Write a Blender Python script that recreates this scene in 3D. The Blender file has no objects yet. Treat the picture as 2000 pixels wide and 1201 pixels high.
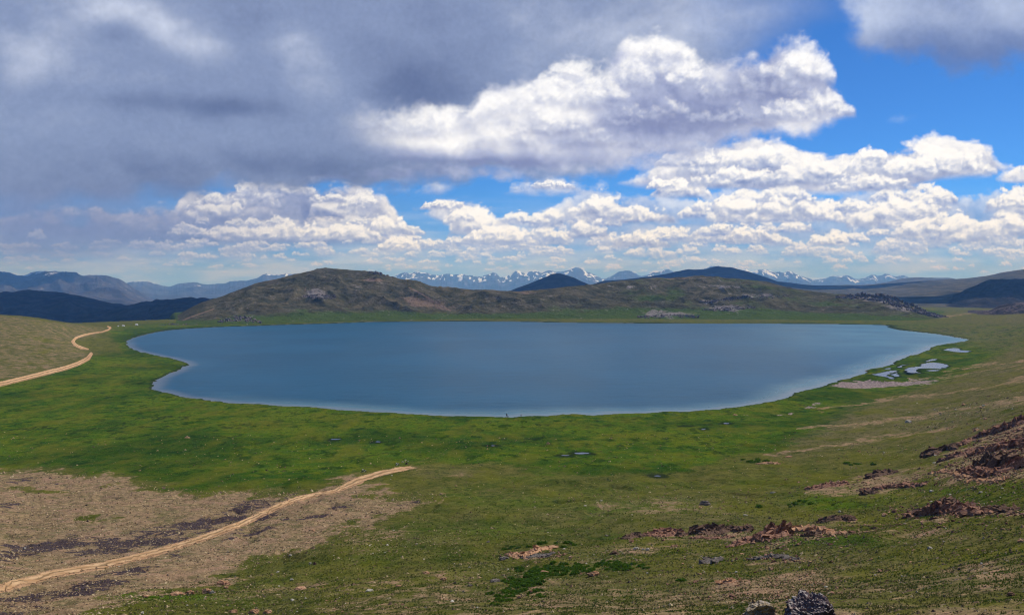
import bpy, bmesh, math, random
import numpy as np
from mathutils import Vector, Matrix
from mathutils.bvhtree import BVHTree
S = bpy.context.scene
COL = S.collection
R = math.radians
F = 1570.0      # focal length, in photograph pixels (2000 wide)
HY = 545.0      # row of the true horizon
CH = 76.0       # camera height above the lake, metres

# ---------------------------------------------------------------- camera
cd = bpy.data.cameras.new('camera'); cam = bpy.data.objects.new('camera', cd); COL.objects.link(cam)
cam.location = (0, 0, CH); cam.rotation_euler = (R(90), 0, 0)
cd.sensor_width = 36; cd.lens = 36*F/2000; cd.shift_y = (HY-600.5)/2000
cd.clip_start = 0.3; cd.clip_end = 200000
S.camera = cam

# ---------------------------------------------------------------- node helper
class NT:
    def __init__(s, tree): s.t = tree; s.n = tree.nodes; s.l = tree.links
    def node(s, kind, **kw):
        n = s.n.new(kind)
        for k, v in kw.items(): setattr(n, k, v)
        return n
    def put(s, sock, v):
        if isinstance(v, bpy.types.NodeSocket): s.l.new(v, sock)
        elif v is not None: sock.default_value = v
    def m(s, op, a, b=None, c=None, clamp=False):
        n = s.node('ShaderNodeMath', operation=op); n.use_clamp = clamp
        s.put(n.inputs[0], a)
        if b is not None: s.put(n.inputs[1], b)
        if c is not None: s.put(n.inputs[2], c)
        return n.outputs[0]
    def add(s, a, b): return s.m('ADD', a, b)
    def sub(s, a, b): return s.m('SUBTRACT', a, b)
    def mul(s, a, b): return s.m('MULTIPLY', a, b)
    def ramp(s, v, a, b, smooth=True, lo=0.0, hi=1.0):
        n = s.node('ShaderNodeMapRange'); n.interpolation_type = 'SMOOTHSTEP' if smooth else 'LINEAR'; n.clamp = True
        s.put(n.inputs[0], v); s.put(n.inputs[1], a); s.put(n.inputs[2], b); s.put(n.inputs[3], lo); s.put(n.inputs[4], hi)
        return n.outputs[0]
    def mix(s, f, a, b, mode='MIX'):
        n = s.node('ShaderNodeMix', data_type='RGBA', blend_type=mode)
        s.put(n.inputs[0], f)
        s.put(n.inputs[6], a + (1,) if isinstance(a, tuple) and len(a) == 3 else a)
        s.put(n.inputs[7], b + (1,) if isinstance(b, tuple) and len(b) == 3 else b)
        return n.outputs[2]
    def comb(s, x, y, z):
        n = s.node('ShaderNodeCombineXYZ')
        for i, v in enumerate((x, y, z)): s.put(n.inputs[i], v)
        return n.outputs[0]
    def noise(s, vec, scale, detail=4, rough=.55, dist=0.0, lac=2.0):
        n = s.node('ShaderNodeTexNoise'); s.put(n.inputs['Vector'], vec); s.put(n.inputs['Scale'], scale)
        n.inputs['Detail'].default_value = detail; n.inputs['Roughness'].default_value = rough
        n.inputs['Distortion'].default_value = dist; n.inputs['Lacunarity'].default_value = lac
        return n.outputs[0]
    def voro(s, vec, scale, feature='F1', detail=0, rough=.5, smooth=.3):
        n = s.node('ShaderNodeTexVoronoi', feature=feature); s.put(n.inputs['Vector'], vec); s.put(n.inputs['Scale'], scale)
        n.inputs['Detail'].default_value = detail; n.inputs['Roughness'].default_value = rough
        n.normalize = True
        if feature == 'SMOOTH_F1': n.inputs['Smoothness'].default_value = smooth
        return n.outputs['Distance']
    def vm(s, op, a, b):
        n = s.node('ShaderNodeVectorMath', operation=op); s.put(n.inputs[0], a); s.put(n.inputs[1], b); return n.outputs[0]

def lin(r, g, b): return tuple((c/255/12.92 if c <= 10 else ((c/255+.055)/1.055)**2.4) for c in (r, g, b))

# ---------------------------------------------------------------- sky and sun
SUN_AZ, SUN_EL = 52.0, 52.0          # azimuth clockwise from the view direction
W = bpy.data.worlds.new('World'); S.world = W; W.use_nodes = True
W.cycles.sampling_method = 'MANUAL'; W.cycles.sample_map_resolution = 512
w = NT(W.node_tree); w.n.clear()

sky = w.node('ShaderNodeTexSky', sky_type='NISHITA'); sky.sun_disc = False
sky.sun_elevation = R(SUN_EL); sky.sun_rotation = R(SUN_AZ); sky.altitude = 4000; sky.air_density = 1.0; sky.dust_density = .3; sky.ozone_density = 2.0
skyc = w.mix(1.0, sky.outputs[0], (.28, .68, 1.16), 'MULTIPLY')
b1 = w.node('ShaderNodeBackground'); w.put(b1.inputs[0], skyc); b1.inputs[1].default_value = .10
wo = w.node('ShaderNodeOutputWorld'); w.put(wo.inputs[0], b1.outputs[0])

sl = bpy.data.lights.new('sun', 'SUN'); sun = bpy.data.objects.new('sun', sl); COL.objects.link(sun)
sl.energy = 4.0; sl.angle = R(.55); sl.color = (1, .955, .88)
sd = Vector((math.sin(R(SUN_AZ))*math.cos(R(SUN_EL)), math.cos(R(SUN_AZ))*math.cos(R(SUN_EL)), math.sin(R(SUN_EL))))
sun.rotation_euler = sd.to_track_quat('Z', 'Y').to_euler()
S.view_settings.view_transform = 'Standard'; S.view_settings.look = 'None'; S.view_settings.gamma = 1; S.view_settings.exposure = 0.08
S.render.engine = 'CYCLES'
S.cycles.use_denoising = True; S.cycles.filter_width = 1.15; S.cycles.max_bounces = 5; S.cycles.diffuse_bounces = 2; S.cycles.glossy_bounces = 3; S.cycles.volume_bounces = 2; S.cycles.transparent_max_bounces = 24
# ---------------------------------------------------------------- numpy noise
def _hash(ix, iy, seed):
    h = (ix.astype(np.uint32)*np.uint32(374761393)) ^ (iy.astype(np.uint32)*np.uint32(668265263)) ^ np.uint32((seed*2654435761) & 0xffffffff)
    h = (h ^ (h >> np.uint32(13)))*np.uint32(1274126177)
    h = (h ^ (h >> np.uint32(15)))*np.uint32(2246822519)
    return h ^ (h >> np.uint32(16))
_GA = np.linspace(0, 2*np.pi, 256, endpoint=False); _GX = np.cos(_GA).astype(np.float32); _GY = np.sin(_GA).astype(np.float32)
def perlin(x, y, seed=0):
    x0 = np.floor(x); y0 = np.floor(y); fx = (x-x0).astype(np.float32); fy = (y-y0).astype(np.float32)
    ix = x0.astype(np.int64); iy = y0.astype(np.int64)
    u = fx*fx*fx*(fx*(fx*6-15)+10); v = fy*fy*fy*(fy*(fy*6-15)+10)
    def g(dx, dy):
        k = _hash(ix+dx, iy+dy, seed) & np.uint32(255)
        return _GX[k]*(fx-dx)+_GY[k]*(fy-dy)
    a = g(0, 0); b = g(1, 0); c = g(0, 1); d = g(1, 1)
    a = a+(b-a)*u; c = c+(d-c)*u
    return (a+(c-a)*v)*1.5
def fbm(x, y, octv=5, rough=.5, seed=0, lac=2.03):
    s = 0; a = 1; t = 0
    for i in range(octv):
        s = s+a*perlin(x, y, seed+i*17); t += a*a; a *= rough; x = x*lac+11.3; y = y*lac-7.7
    return s/math.sqrt(t)
def ridged(x, y, octv=5, rough=.5, seed=0):
    s = 0; a = 1; t = 0; w = 1
    for i in range(octv):
        r = (1-np.abs(perlin(x, y, seed+i*31))*1.5); r = np.clip(r, 0, 1)**2
        s = s+a*r*w; w = np.clip(r*1.3, 0, 1); t += a; a *= rough; x = x*2.07+5.1; y = y*2.07+9.2
    return s/t
def worley(x, y, seed=0, k=None):
    """distance to the nearest feature point; smooth minimum when k is given"""
    x0 = np.floor(x); y0 = np.floor(y); ix = x0.astype(np.int64); iy = y0.astype(np.int64)
    fx = (x-x0).astype(np.float32); fy = (y-y0).astype(np.float32); best = None
    for dx in (-1, 0, 1):
        for dy in (-1, 0, 1):
            h = _hash(ix+dx, iy+dy, seed)
            px = (h & np.uint32(1023)).astype(np.float32)/1023+dx-fx; py = ((h >> np.uint32(10)) & np.uint32(1023)).astype(np.float32)/1023+dy-fy
            d = px*px+py*py
            if k: e = np.exp(-k*d); best = e if best is None else best+e
            else: best = d if best is None else np.minimum(best, d)
    return np.sqrt(np.maximum(-np.log(best+1e-9)/k, 0)) if k else np.sqrt(best)
def sst(x, a, b):
    t = np.clip((x-a)/(b-a), 0, 1); return t*t*(3-2*t)
def pch(xs, ys, x):
    """smooth monotone interpolation through points"""
    xs = np.asarray(xs, float); ys = np.asarray(ys, float); h = np.diff(xs); dl = np.diff(ys)/h; m = np.zeros(len(xs))
    for i in range(1, len(xs)-1):
        if dl[i-1]*dl[i] > 0: w1 = 2*h[i]+h[i-1]; w2 = h[i]+2*h[i-1]; m[i] = (w1+w2)/(w1/dl[i-1]+w2/dl[i])
    m[0] = dl[0]; m[-1] = dl[-1]
    xc = np.clip(x, xs[0], xs[-1]); i = np.clip(np.searchsorted(xs, xc)-1, 0, len(h)-1); t = (xc-xs[i])/h[i]
    return ((2*t**3-3*t**2+1)*ys[i]+(t**3-2*t**2+t)*h[i]*m[i]+(-2*t**3+3*t**2)*ys[i+1]+(t**3-t**2)*h[i]*m[i+1])
# ---------------------------------------------------------------- cloud banks (positions are directions: column and row of the photograph's sky)
def lumps(x, y, seed):
    wx = fbm(x*1.6, y*1.6, 2, .5, seed+91); wy = fbm(x*1.6+31, y*1.6+17, 2, .5, seed+92)
    xx = x+.16*wx; yy = y+.16*wy
    return .45*(.6-worley(xx*2.1+3, yy*2.3, seed+5, 9))+.33*(.6-worley(xx*4.7, yy*5.0+9, seed+7, 9))+.20*(.6-worley(xx*9.7, yy*10.3+9, seed+9, 9))
def puffs(x, y, seed, fine=True):
    wx = fbm(x*.9, y*.9, 3, .5, seed+91); wy = fbm(x*.9+31, y*.9+17, 3, .5, seed+92)
    xx = x+.30*wx; yy = y+.30*wy
    w1 = .62-worley(xx*.9, yy*1.05, seed, 9); w2 = .62-worley(xx*2.1+3, yy*2.3, seed+5, 9); w3 = .62-worley(xx*4.7, yy*5.0+9, seed+7, 9)
    n = .50*w1+.27*w2+.13*w3+.22*fbm(x*.6, y*.8, 3, .5, seed+40)+.07*fbm(x*4, y*4.5, 3, .6, seed+60)
    if fine: n = n+.045*fbm(x*14, y*15, 3, .6, seed+70)+.05*(.62-worley(xx*10.3, yy*10.5+9, seed+8, 9))
    return n-.10
# x-range, top line, bottom line, scale, seed, amp, soft, flat, gain, bright, vertical, lit, shade, under, alpha
def L3(*c): return np.array([lin(*c)], np.float32)
BANKS = [
 dict(top=[(-400, 515), (100, 508), (600, 512), (1000, 500), (1500, 500), (2400, 505)], bot=[(-400, 540), (400, 540), (1000, 535), (1500, 535), (2400, 540)], sc=30, seed=3, amp=20, soft=26, flat=.6, gain=1.2, br=.36, lit=(224, 226, 236), shade=(172, 190, 226), under=(142, 168, 216), alpha=.4, squash=1.6),
 dict(top=[(-400, 488), (150, 486), (420, 484), (700, 488), (900, 478), (1100, 480), (1300, 476), (1600, 472), (2400, 480)], bot=[(-400, 514), (500, 512), (1000, 512), (1500, 508), (2400, 515)], sc=26, seed=17, amp=24, soft=26, flat=.4, gain=1.2, br=.30, lit=(236, 232, 232), shade=(168, 186, 222), under=(136, 158, 208), alpha=.45, squash=1.5),
 dict(top=[(-400, 466), (0, 461), (250, 466), (420, 458), (650, 460), (820, 478), (900, 474), (1000, 450), (1200, 445), (1450, 440), (1700, 445), (2000, 440), (2400, 450)], bot=[(-400, 490), (400, 490), (800, 488), (1000, 488), (1500, 486), (2400, 492)], sc=22, seed=29, amp=28, soft=24, flat=.35, gain=1.3, br=.24, lit=(240, 236, 236), shade=(164, 180, 218), under=(128, 150, 202), alpha=.5, squash=1.35),
 dict(top=[(985, 478), (1010, 440), (1120, 412), (1250, 422), (1400, 412), (1600, 416), (1800, 406), (1950, 400), (2100, 415), (2500, 420)], bot=[(985, 478), (1300, 476), (1700, 474), (2500, 474)], sc=19, seed=41, amp=44, soft=26, flat=.22, gain=2, br=.30, alpha=.55, lit=(247, 246, 249), shade=(164, 180, 218), under=(116, 142, 200), squash=1.25),
 dict(top=[(1085, 430), (1110, 395), (1170, 378), (1260, 386), (1330, 404), (1450, 376), (1600, 384), (1750, 378), (1880, 392), (1960, 384), (2050, 370), (2500, 400)], bot=[(1085, 436), (1300, 440), (1700, 438), (2500, 436)], sc=14.5, seed=53, amp=46, soft=20, flat=.16, gain=2.2, br=.34, alpha=.6, lit=(254, 253, 253), shade=(164, 178, 216), under=(118, 142, 198), squash=1.15),
 dict(top=[(-400, 420), (0, 418), (150, 422), (330, 412), (450, 400), (600, 405), (760, 432), (815, 465), (830, 490)], bot=[(-400, 490), (0, 486), (300, 486), (600, 484), (830, 490)], sc=17, seed=61, amp=36, soft=24, flat=.25, gain=1.8, br=.24, lit=(228, 228, 238), shade=(140, 155, 198), under=(100, 120, 174), squash=1.5),
 dict(top=[(340, 425), (375, 388), (440, 368), (520, 356), (600, 366), (680, 378), (740, 400), (790, 455), (812, 482)], bot=[(340, 425), (380, 444), (500, 446), (650, 448), (760, 474), (812, 482)], sc=12.5, seed=75, amp=42, soft=16, flat=.18, gain=2.2, br=.25, lit=(248, 247, 250), shade=(158, 170, 206), under=(110, 126, 176), squash=1.35),
 dict(top=[(430, 470), (470, 440), (560, 430), (660, 432), (760, 430), (800, 455), (815, 480)], bot=[(430, 472), (500, 476), (640, 474), (815, 482)], sc=17, seed=87, amp=32, soft=14, flat=.2, gain=2.1, br=.35, lit=(250, 248, 248), shade=(164, 178, 214), under=(120, 138, 190), squash=1.4),
 dict(top=[(825, 420), (850, 398), (885, 396), (930, 410), (985, 432), (1020, 462), (1045, 482)], bot=[(825, 420), (870, 440), (930, 462), (980, 472), (1045, 482)], sc=16, seed=99, amp=34, soft=13, flat=.25, gain=3.1, br=.54, lit=(254, 253, 253), shade=(176, 190, 224), under=(140, 160, 208), squash=1.1),
 dict(top=[(975, 384), (1005, 366), (1060, 354), (1120, 360), (1180, 375), (1240, 392)], bot=[(975, 384), (1100, 386), (1180, 390), (1240, 394)], sc=22, seed=107, amp=24, soft=22, flat=.4, gain=1.8, br=.5, lit=(230, 234, 245), shade=(180, 193, 226), under=(140, 160, 208), alpha=.9, squash=1.6),
 dict(top=[(815, 410), (850, 398), (900, 392), (940, 402), (960, 410)], bot=[(815, 410), (880, 412), (960, 412)], sc=26, seed=117, amp=20, soft=20, flat=.5, gain=1.8, br=.5, lit=(228, 232, 245), shade=(180, 193, 226), under=(140, 160, 208), alpha=.9, squash=1.6),
 dict(top=[(1215, 360), (1260, 345), (1300, 318), (1370, 292), (1480, 280), (1560, 304), (1620, 314), (1690, 292), (1720, 308), (1770, 296), (1830, 276), (1900, 288), (1940, 312), (1962, 335)], bot=[(1215, 364), (1270, 372), (1400, 374), (1600, 382), (1750, 376), (1860, 352), (1962, 337)], sc=10.5, seed=131, amp=40, soft=16, flat=.14, gain=2.2, br=.38, lit=(255, 254, 254), shade=(176, 184, 214), under=(140, 150, 190), squash=1.25),
 dict(top=[(1935, 352), (1965, 338), (2010, 328), (2060, 345), (2090, 360)], bot=[(1935, 354), (1980, 360), (2030, 362), (2090, 362)], sc=20, seed=143, amp=22, soft=12, flat=.25, gain=2.8, br=.56, lit=(250, 250, 253), shade=(184, 195, 224), under=(150, 165, 205), squash=1.3),
 dict(top=[(715, 372), (735, 362), (780, 366), (800, 378)], bot=[(715, 374), (760, 386), (800, 380)], sc=26, seed=151, amp=22, soft=26, flat=.5, gain=1.5, br=.4, lit=(205, 218, 242), shade=(160, 178, 222), under=(130, 150, 205), alpha=.75, squash=1.3),
 dict(top=[(805, 372), (840, 360), (875, 358), (895, 366)], bot=[(805, 376), (840, 388), (895, 372)], sc=26, seed=157, amp=20, soft=22, flat=.5, gain=1.5, br=.45, lit=(220, 228, 244), shade=(170, 185, 224), under=(130, 150, 205), alpha=.8, squash=1.3),
 dict(top=[(1740, 232), (1770, 222), (1790, 222)], bot=[(1740, 240), (1765, 242), (1790, 232)], sc=24, seed=163, amp=16, soft=26, flat=.5, gain=1.5, br=.6, alpha=.45, lit=(200, 220, 250), shade=(160, 190, 240), under=(130, 150, 205), squash=1.3),
]
def skycol(PX, PY):
    """linear cloud colour and cover for directions given as photograph column / row"""
    n_ = PX.size; C = np.zeros((n_, 3), np.float32); Al = np.zeros(n_, np.float32)
    U = (PX-1000)/F; Vv = (HY-PY)/F
    def put(ix, c, a):
        a = a[:, None]; na = a+Al[ix][:, None]*(1-a)
        C[ix] = np.where(na > 1e-4, (c*a+C[ix]*Al[ix][:, None]*(1-a))/np.maximum(na, 1e-4), 0); Al[ix] = na[:, 0]
    allx = np.arange(n_)
    # pale veil near the horizon
    hn = fbm(U*9, Vv*70, 5, .55, 5)
    c = L3(118, 158, 220)+(L3(190, 203, 232)-L3(118, 158, 220))*sst(hn, -.5, .7)[:, None]
    put(allx, c, sst(PY, 350, 545)*.85)
    def bank(top, bot, sc, seed, amp, soft, flat, gain, br, lit, shade, under, alpha=1.0, squash=1.2, wide=0, bl=()):
        x0 = min(top[0][0], bot[0][0]); x1 = max(top[-1][0], bot[-1][0]); y0 = min(p[1] for p in top)-amp*1.2; y1 = max(p[1] for p in bot)+amp*.8
        open0 = x0 <= -400; open1 = x1 >= 2400
        s = (PY > y0) & (PY < y1) & ((PX > x0-amp*1.5) | open0) & ((PX < x1+amp*1.5) | open1)
        ix = np.nonzero(s)[0]
        if len(ix) == 0: return
        gain = gain*(1.25 if wide else 1.0)
        px = PX[ix]; py = PY[ix]; u = U[ix]; v = Vv[ix]
        tp = pch(*zip(*top), px); bt = pch(*zip(*bot), px)
        out = np.maximum(0, x0-px)*(not open0)+np.maximum(0, px-x1)*(not open1); tp = tp+out*.8
        n0 = puffs(u*sc, v*sc*squash, seed); n1 = puffs(u*sc+.16, v*sc*squash+.30, seed, False); n2 = puffs(u*sc+.4, v*sc*squash+.75, seed, False)
        f0 = lumps(u*sc, v*sc*squash, seed); f1 = lumps(u*sc+.07, v*sc*squash+.13, seed)
        n0 = n0+.35*f0
        rg_ = (12*fbm(u*34, v*40, 5, .62, seed+3)) if wide else 0
        et = py-tp+n0*amp*1.6+rg_; eb = bt-py+n0*amp*1.6*flat+rg_
        k = 6.0; d = -k*np.logaddexp(-et/k, -eb/k)
        al = sst(d, 0, soft)*alpha*(sst(px+40*n0, 620, 900) if wide == 2 else 1)
        t = np.clip((bt-py)/np.maximum(bt-tp, 8), -.2, 1.2)
        li = br-.06+gain*(.16*(n0-n1-.35*f0)+.16*(n0-n2-.35*f0)+.24*(f0-f1))+.25*(n0-.2*f0)*(gain/3)+(.0 if wide else .62)*(t-.5)+(.0 if wide == 2 else .16)*(1-sst(et, 0, 14))*sst(t, .3, .7)
        for cx, cy, rx, ry, am, an in bl:
            ca, sa = math.cos(R(an)), math.sin(R(an)); dx = px-cx; dy = py-cy+18*n0
            li = li+am*np.exp(-(((dx*ca+dy*sa)/rx)**2+((-dx*sa+dy*ca)/ry)**2))
        w1 = sst(li, .16, 1.12)[:, None]; w2 = sst(li, .32, -.35)[:, None]
        c = L3(*shade)*(1-w1)+L3(*lit)*w1; c = c*(1-w2)+L3(*under)*w2
        put(ix, c, al)
    for b in BANKS: bank(**b)
    rng = random.Random(5)
    def cum(cx, by, wd, ht, k, lit, shade, under, br=.5, alpha=1.0, soft=None):
        am = ht*.55; mx = wd*.5
        x0, x1, y0, y1 = cx-mx*1.35, cx+mx*1.35, by-ht*1.7, by+ht*.5
        ix = np.nonzero((PX > x0) & (PX < x1) & (PY > y0) & (PY < y1))[0]
        if len(ix) == 0: return
        px = PX[ix]; py = PY[ix]; q = np.clip(np.abs((px-cx)/mx), 0, 1.35); sc = 2.6/ht; sq = 1.15
        x = px*sc; y = -py*sc*sq
        n0 = puffs(x*.55, y*.55, k); n1 = puffs(x*.55+.14, y*.55+.26, k, False); n0 = n0+.2*lumps(x*.55, y*.55, k)
        prof = np.sign(1-q**2.4)*np.abs(1-q**2.4)**.6
        tp = by-ht*prof+ht*.1
        et = py-tp+n0*am*1.5; eb = by-py+n0*am*.35
        kk = ht*.08; d = -kk*np.logaddexp(-et/kk, -eb/kk)
        al = sst(d, 0, soft or max(5, ht*.22))*alpha
        t = np.clip((by-py)/ht, -.2, 1.3)
        li = br-.06+2.1*(n0-n1)*.6+1.3*(t-.45)+.10*(1-sst(et, 0, ht*.2))
        w1 = sst(li, .16, .95)[:, None]; w2 = sst(li, .30, -.30)[:, None]
        c = L3(*shade)*(1-w1)+L3(*lit)*w1; c = c*(1-w2)+L3(*under)*w2
        ca = al*(.35*sst(t, -.15, .05)+.65*sst(t, .0, .35))
        put(ix, c, ca)
    items = []
    def field(n, xa, xb, ya, yb, k0, hsc=1.0, pale=0.0, dens=None):
        for i in range(n):
            y = yb-(yb-ya)*rng.random()**.8; x = rng.uniform(xa, xb)
            if dens and not dens(x, y): continue
            h_ = (9+(535-y)*.27)*rng.uniform(.55, 1.25)*hsc; items.append((y, x, h_*rng.uniform(1.6, 3.6), h_, k0+i, pale))
    field(135, 1010, 2150, 420, 536, 1000, 1.0, 0, lambda x, y: y > 440 or x > 1090)
    field(36, 1380, 2150, 395, 440, 1300, .85, 0)
    field(190, -150, 850, 440, 538, 1500, .75, .45, lambda x, y: y > 470 or 330 < x < 800)
    field(110, 900, 2150, 474, 540, 2400, 1.15, 0); field(70, -150, 900, 490, 542, 2600, .9, .3)
    field(90, 700, 1100, 475, 536, 1800, .8, .1)
    items.sort(key=lambda q: -q[0])
    for y, x, wd, ht, k, pale in items:
        far = sst(np.float64(y), 455, 530); f = float(far)
        pf_ = pale if x < 330 else pale*.3
        mixc = lambda a, b, t: tuple(a[i]*(1-t)+b[i]*t for i in range(3))
        lit = mixc(mixc((254, 253, 252), (232, 232, 240), f), (196, 204, 228), pf_); sh = mixc(mixc((172, 184, 218), (160, 182, 224), f), (150, 166, 206), pf_); un = mixc((122, 144, 200), (128, 158, 214), f)
        cum(x, y, wd, ht, k, lit, sh, un, .50-.10*pf_, .94-.16*f)
    for (cx, by, wd, ht, br) in [(1180, 432, 110, 52, .5), (1150, 470, 90, 40, .35), (1265, 440, 110, 40, .42), (1330, 392, 130, 46, .5), (1290, 372, 60, 26, .6), (1440, 440, 130, 56, .55), (1540, 430, 130, 50, .5), (1610, 436, 90, 40, .55), (1700, 452, 110, 50, .5), (1770, 440, 150, 56, .58),
        (1800, 470, 130, 46, .5), (1880, 480, 110, 60, .5), (1960, 470, 120, 56, .5), (1985, 410, 90, 34, .6), (1460, 478, 100, 36, .45), (1250, 486, 120, 34, .35), (1620, 482, 90, 28, .6), (1080, 372, 90, 20, .45),
        (470, 410, 170, 44, .42), (540, 392, 170, 40, .4), (420, 432, 140, 42, .45), (665, 428, 130, 54, .55), (700, 416, 90, 42, .55), (560, 470, 190, 40, .55), (470, 474, 160, 34, .45), (680, 474, 150, 38, .55), (765, 456, 90, 38, .6), (780, 492, 90, 30, .6), (640, 400, 80, 24, .4),
        (868, 412, 100, 22, .5), (930, 470, 120, 70, .62), (965, 478, 130, 40, .55), (900, 440, 70, 34, .55),
        (1390, 350, 150, 60, .42), (1480, 345, 150, 66, .5), (1440, 372, 200, 46, .40), (1560, 368, 170, 54, .46), (1630, 362, 150, 50, .52), (1695, 345, 90, 62, .60), (1700, 376, 190, 34, .42), (1830, 352, 220, 76, .62), (1780, 350, 120, 48, .62), (1890, 346, 120, 56, .56), (1320, 330, 90, 30, .45)]:
        cum(cx, by, wd, ht, int(cx*3+by), (255, 254, 254), (176, 186, 216), (132, 146, 192), br)
    # large soft masses
    def blob(cx, cy, rx, ry, ang=0):
        ca, sa = math.cos(R(ang)), math.sin(R(ang)); dx = PX-cx; dy = PY-cy
        return np.exp(-(((dx*ca+dy*sa)/rx)**2+((-dx*sa+dy*ca)/ry)**2))
    big = fbm(U*5+.4, Vv*7, 6, .52, 211); med = fbm(U*11, Vv*15, 6, .55, 223)
    # the dark sheet: cover from its lower edge line
    edge = pch([-900, 0, 200, 330, 450, 560, 680, 800, 1000, 1200, 1400, 1520, 1620, 1700, 1800, 2600], [432, 420, 420, 408, 386, 372, 362, 358, 352, 330, 200, 100, 60, 20, -60, -300], PX)
    rag = fbm(U*16, Vv*26, 5, .58, 231)
    dd = edge-PY+30*big+14*rag
    soft = pch([-900, 300, 620, 1150, 1500, 2600], [60, 60, 26, 30, 80, 80], PX)
    a = sst(dd, -6, soft)
    rightfade = sst(PX+120*big+60*med, 1860, 1260)
    a = a*rightfade
    pf = puffs(U*5.2, Vv*6.5, 503); pg = puffs(U*5.2+.1, Vv*6.5+.2, 503, False)
    wb = 15*med
    B = .29+.07*big+.035*med+.30*(pf-pg)+.10*pf
    B = B+.05*(puffs(U*12, Vv*15, 521)-.1)+.12*(lumps(U*6, Vv*8, 531)-lumps(U*6+.05, Vv*8+.1, 531))
    for cx, cy, rx, ry, am, an in [(1180, 110, 160, 60, .16, 0), (980, 170, 60, 40, .10, 0), (200, 20, 170, 50, .42, 0), (330, 62, 130, 40, .40, 12), (60, 115, 75, 50, .40, 0), (20, 150, 40, 40, .12, 0), (150, 55, 120, 60, .12, 0), (400, 95, 70, 40, .22, 20), (600, 130, 60, 90, .32, -35), (560, 60, 60, 60, .10, 0),
        (1130, 25, 300, 90, .26, 0), (1400, 60, 220, 90, .28, 0), (1020, 95, 60, 60, .12, 0), (640, 190, 90, 60, .15, 0), (860, 175, 170, 50, -.36, 4), (830, 110, 200, 70, -.20, 0), (560, 30, 120, 50, -.12, 0), (235, 58, 58, 26, -.42, 8), (380, 70, 40, 20, -.18, 0), (470, 70, 60, 70, -.12, 0),
        (330, 202, 240, 20, -.26, 4), (480, 215, 90, 24, -.12, 8), (250, 160, 200, 46, .12, 0), (250, 350, 420, 55, -.20, 0), (100, 395, 300, 24, -.12, 0), (640, 330, 260, 26, -.22, 2), (180, 270, 220, 50, .06, 0), (20, 300, 120, 120, .06, 0), (520, 270, 140, 40, .04, 0)]:
        ca, sa = math.cos(R(an)), math.sin(R(an)); dx = PX-cx+wb; dy = PY-cy+16*pf+.5*wb
        B = B+.82*am*np.exp(-(((dx*ca+dy*sa)/rx)**2+((-dx*sa+dy*ca)/ry)**2))
    lo, md, hi = L3(98, 112, 150), L3(132, 147, 183), L3(212, 220, 240)
    b1 = sst(B, -.12, .40)[:, None]; b2 = sst(B, .34, 1.05)[:, None]
    c = lo*(1-b1)+md*b1; c = c*(1-b2)+hi*b2
    put(allx, c, np.clip(a, 0, 1)*.985)
    # thin rain veils on the left below the sheet
    a = (blob(60, 435, 400, 62)*.95+blob(160, 490, 330, 44)*.5+blob(620, 395, 120, 30)*.2)*(.7+.3*sst(med, -.6, .6))
    put(allx, np.repeat(L3(118, 134, 180), n_, 0), np.clip(a, 0, .78))
    # the lit cloud at the centre: its left half melts into the dark sheet
    bank(top=[(600, 262), (660, 205), (720, 196), (790, 205), (850, 196), (905, 205), (950, 172), (1030, 160), (1110, 130), (1165, 140), (1200, 110), (1222, 76), (1290, 72), (1335, 92), (1385, 130), (1430, 128), (1480, 120), (1525, 96), (1570, 98), (1605, 128), (1630, 165), (1655, 190), (1690, 205)],
         bot=[(600, 268), (700, 312), (800, 330), (900, 336), (1050, 346), (1200, 338), (1350, 312), (1430, 290), (1500, 276), (1570, 274), (1630, 250), (1690, 209)],
         sc=7.5, seed=311, amp=46, soft=36, flat=.15, gain=2.0, br=.37, lit=(253, 253, 255), shade=(172, 180, 212), under=(128, 137, 180), squash=1.1, wide=2,
         bl=[(1290, 92, 75, 26, .75, 8), (1360, 125, 28, 40, .35, -30), (1110, 160, 60, 34, .8, 0), (1180, 165, 36, 36, .6, 0), (1060, 200, 60, 40, .55, 0), (1100, 240, 70, 40, .35, 0), (1565, 135, 34, 50, .50, 0), (1590, 215, 60, 40, .34, 0), (1540, 250, 60, 20, .3, 0),
             (860, 262, 120, 44, .75, 0), (950, 215, 60, 60, .5, 0), (740, 240, 90, 34, .45, 0), (850, 215, 40, 20, .35, 0), (1310, 180, 90, 50, -.12, 0), (1400, 225, 200, 50, -.26, -6), (1270, 250, 110, 50, -.12, 0), (1480, 175, 60, 50, -.14, 0), (1420, 290, 120, 14, -.2, -8),
             (980, 300, 200, 22, .0, 0), (1120, 315, 240, 18, -.25, 0), (900, 325, 200, 14, -.75, 0), (700, 310, 120, 26, -.7, 0), (1230, 130, 24, 60, .3, 0), (1010, 140, 60, 24, -.25, 0)])
    bank(top=[(560, 352), (700, 336), (850, 326), (1000, 328), (1120, 324), (1230, 310), (1330, 290), (1390, 285), (1420, 300)], bot=[(560, 354), (700, 352), (850, 352), (1000, 356), (1100, 350), (1220, 338), (1300, 336), (1360, 318), (1420, 302)],
         sc=9, seed=347, amp=22, soft=26, flat=.35, gain=1.2, br=.28, lit=(220, 224, 240), shade=(168, 178, 212), under=(112, 124, 172), squash=1.6, alpha=.85, wide=1, bl=[(1280, 318, 100, 20, .5, 0), (1150, 335, 60, 12, .15, 0), (760, 345, 220, 30, -.35, 0)])
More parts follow.
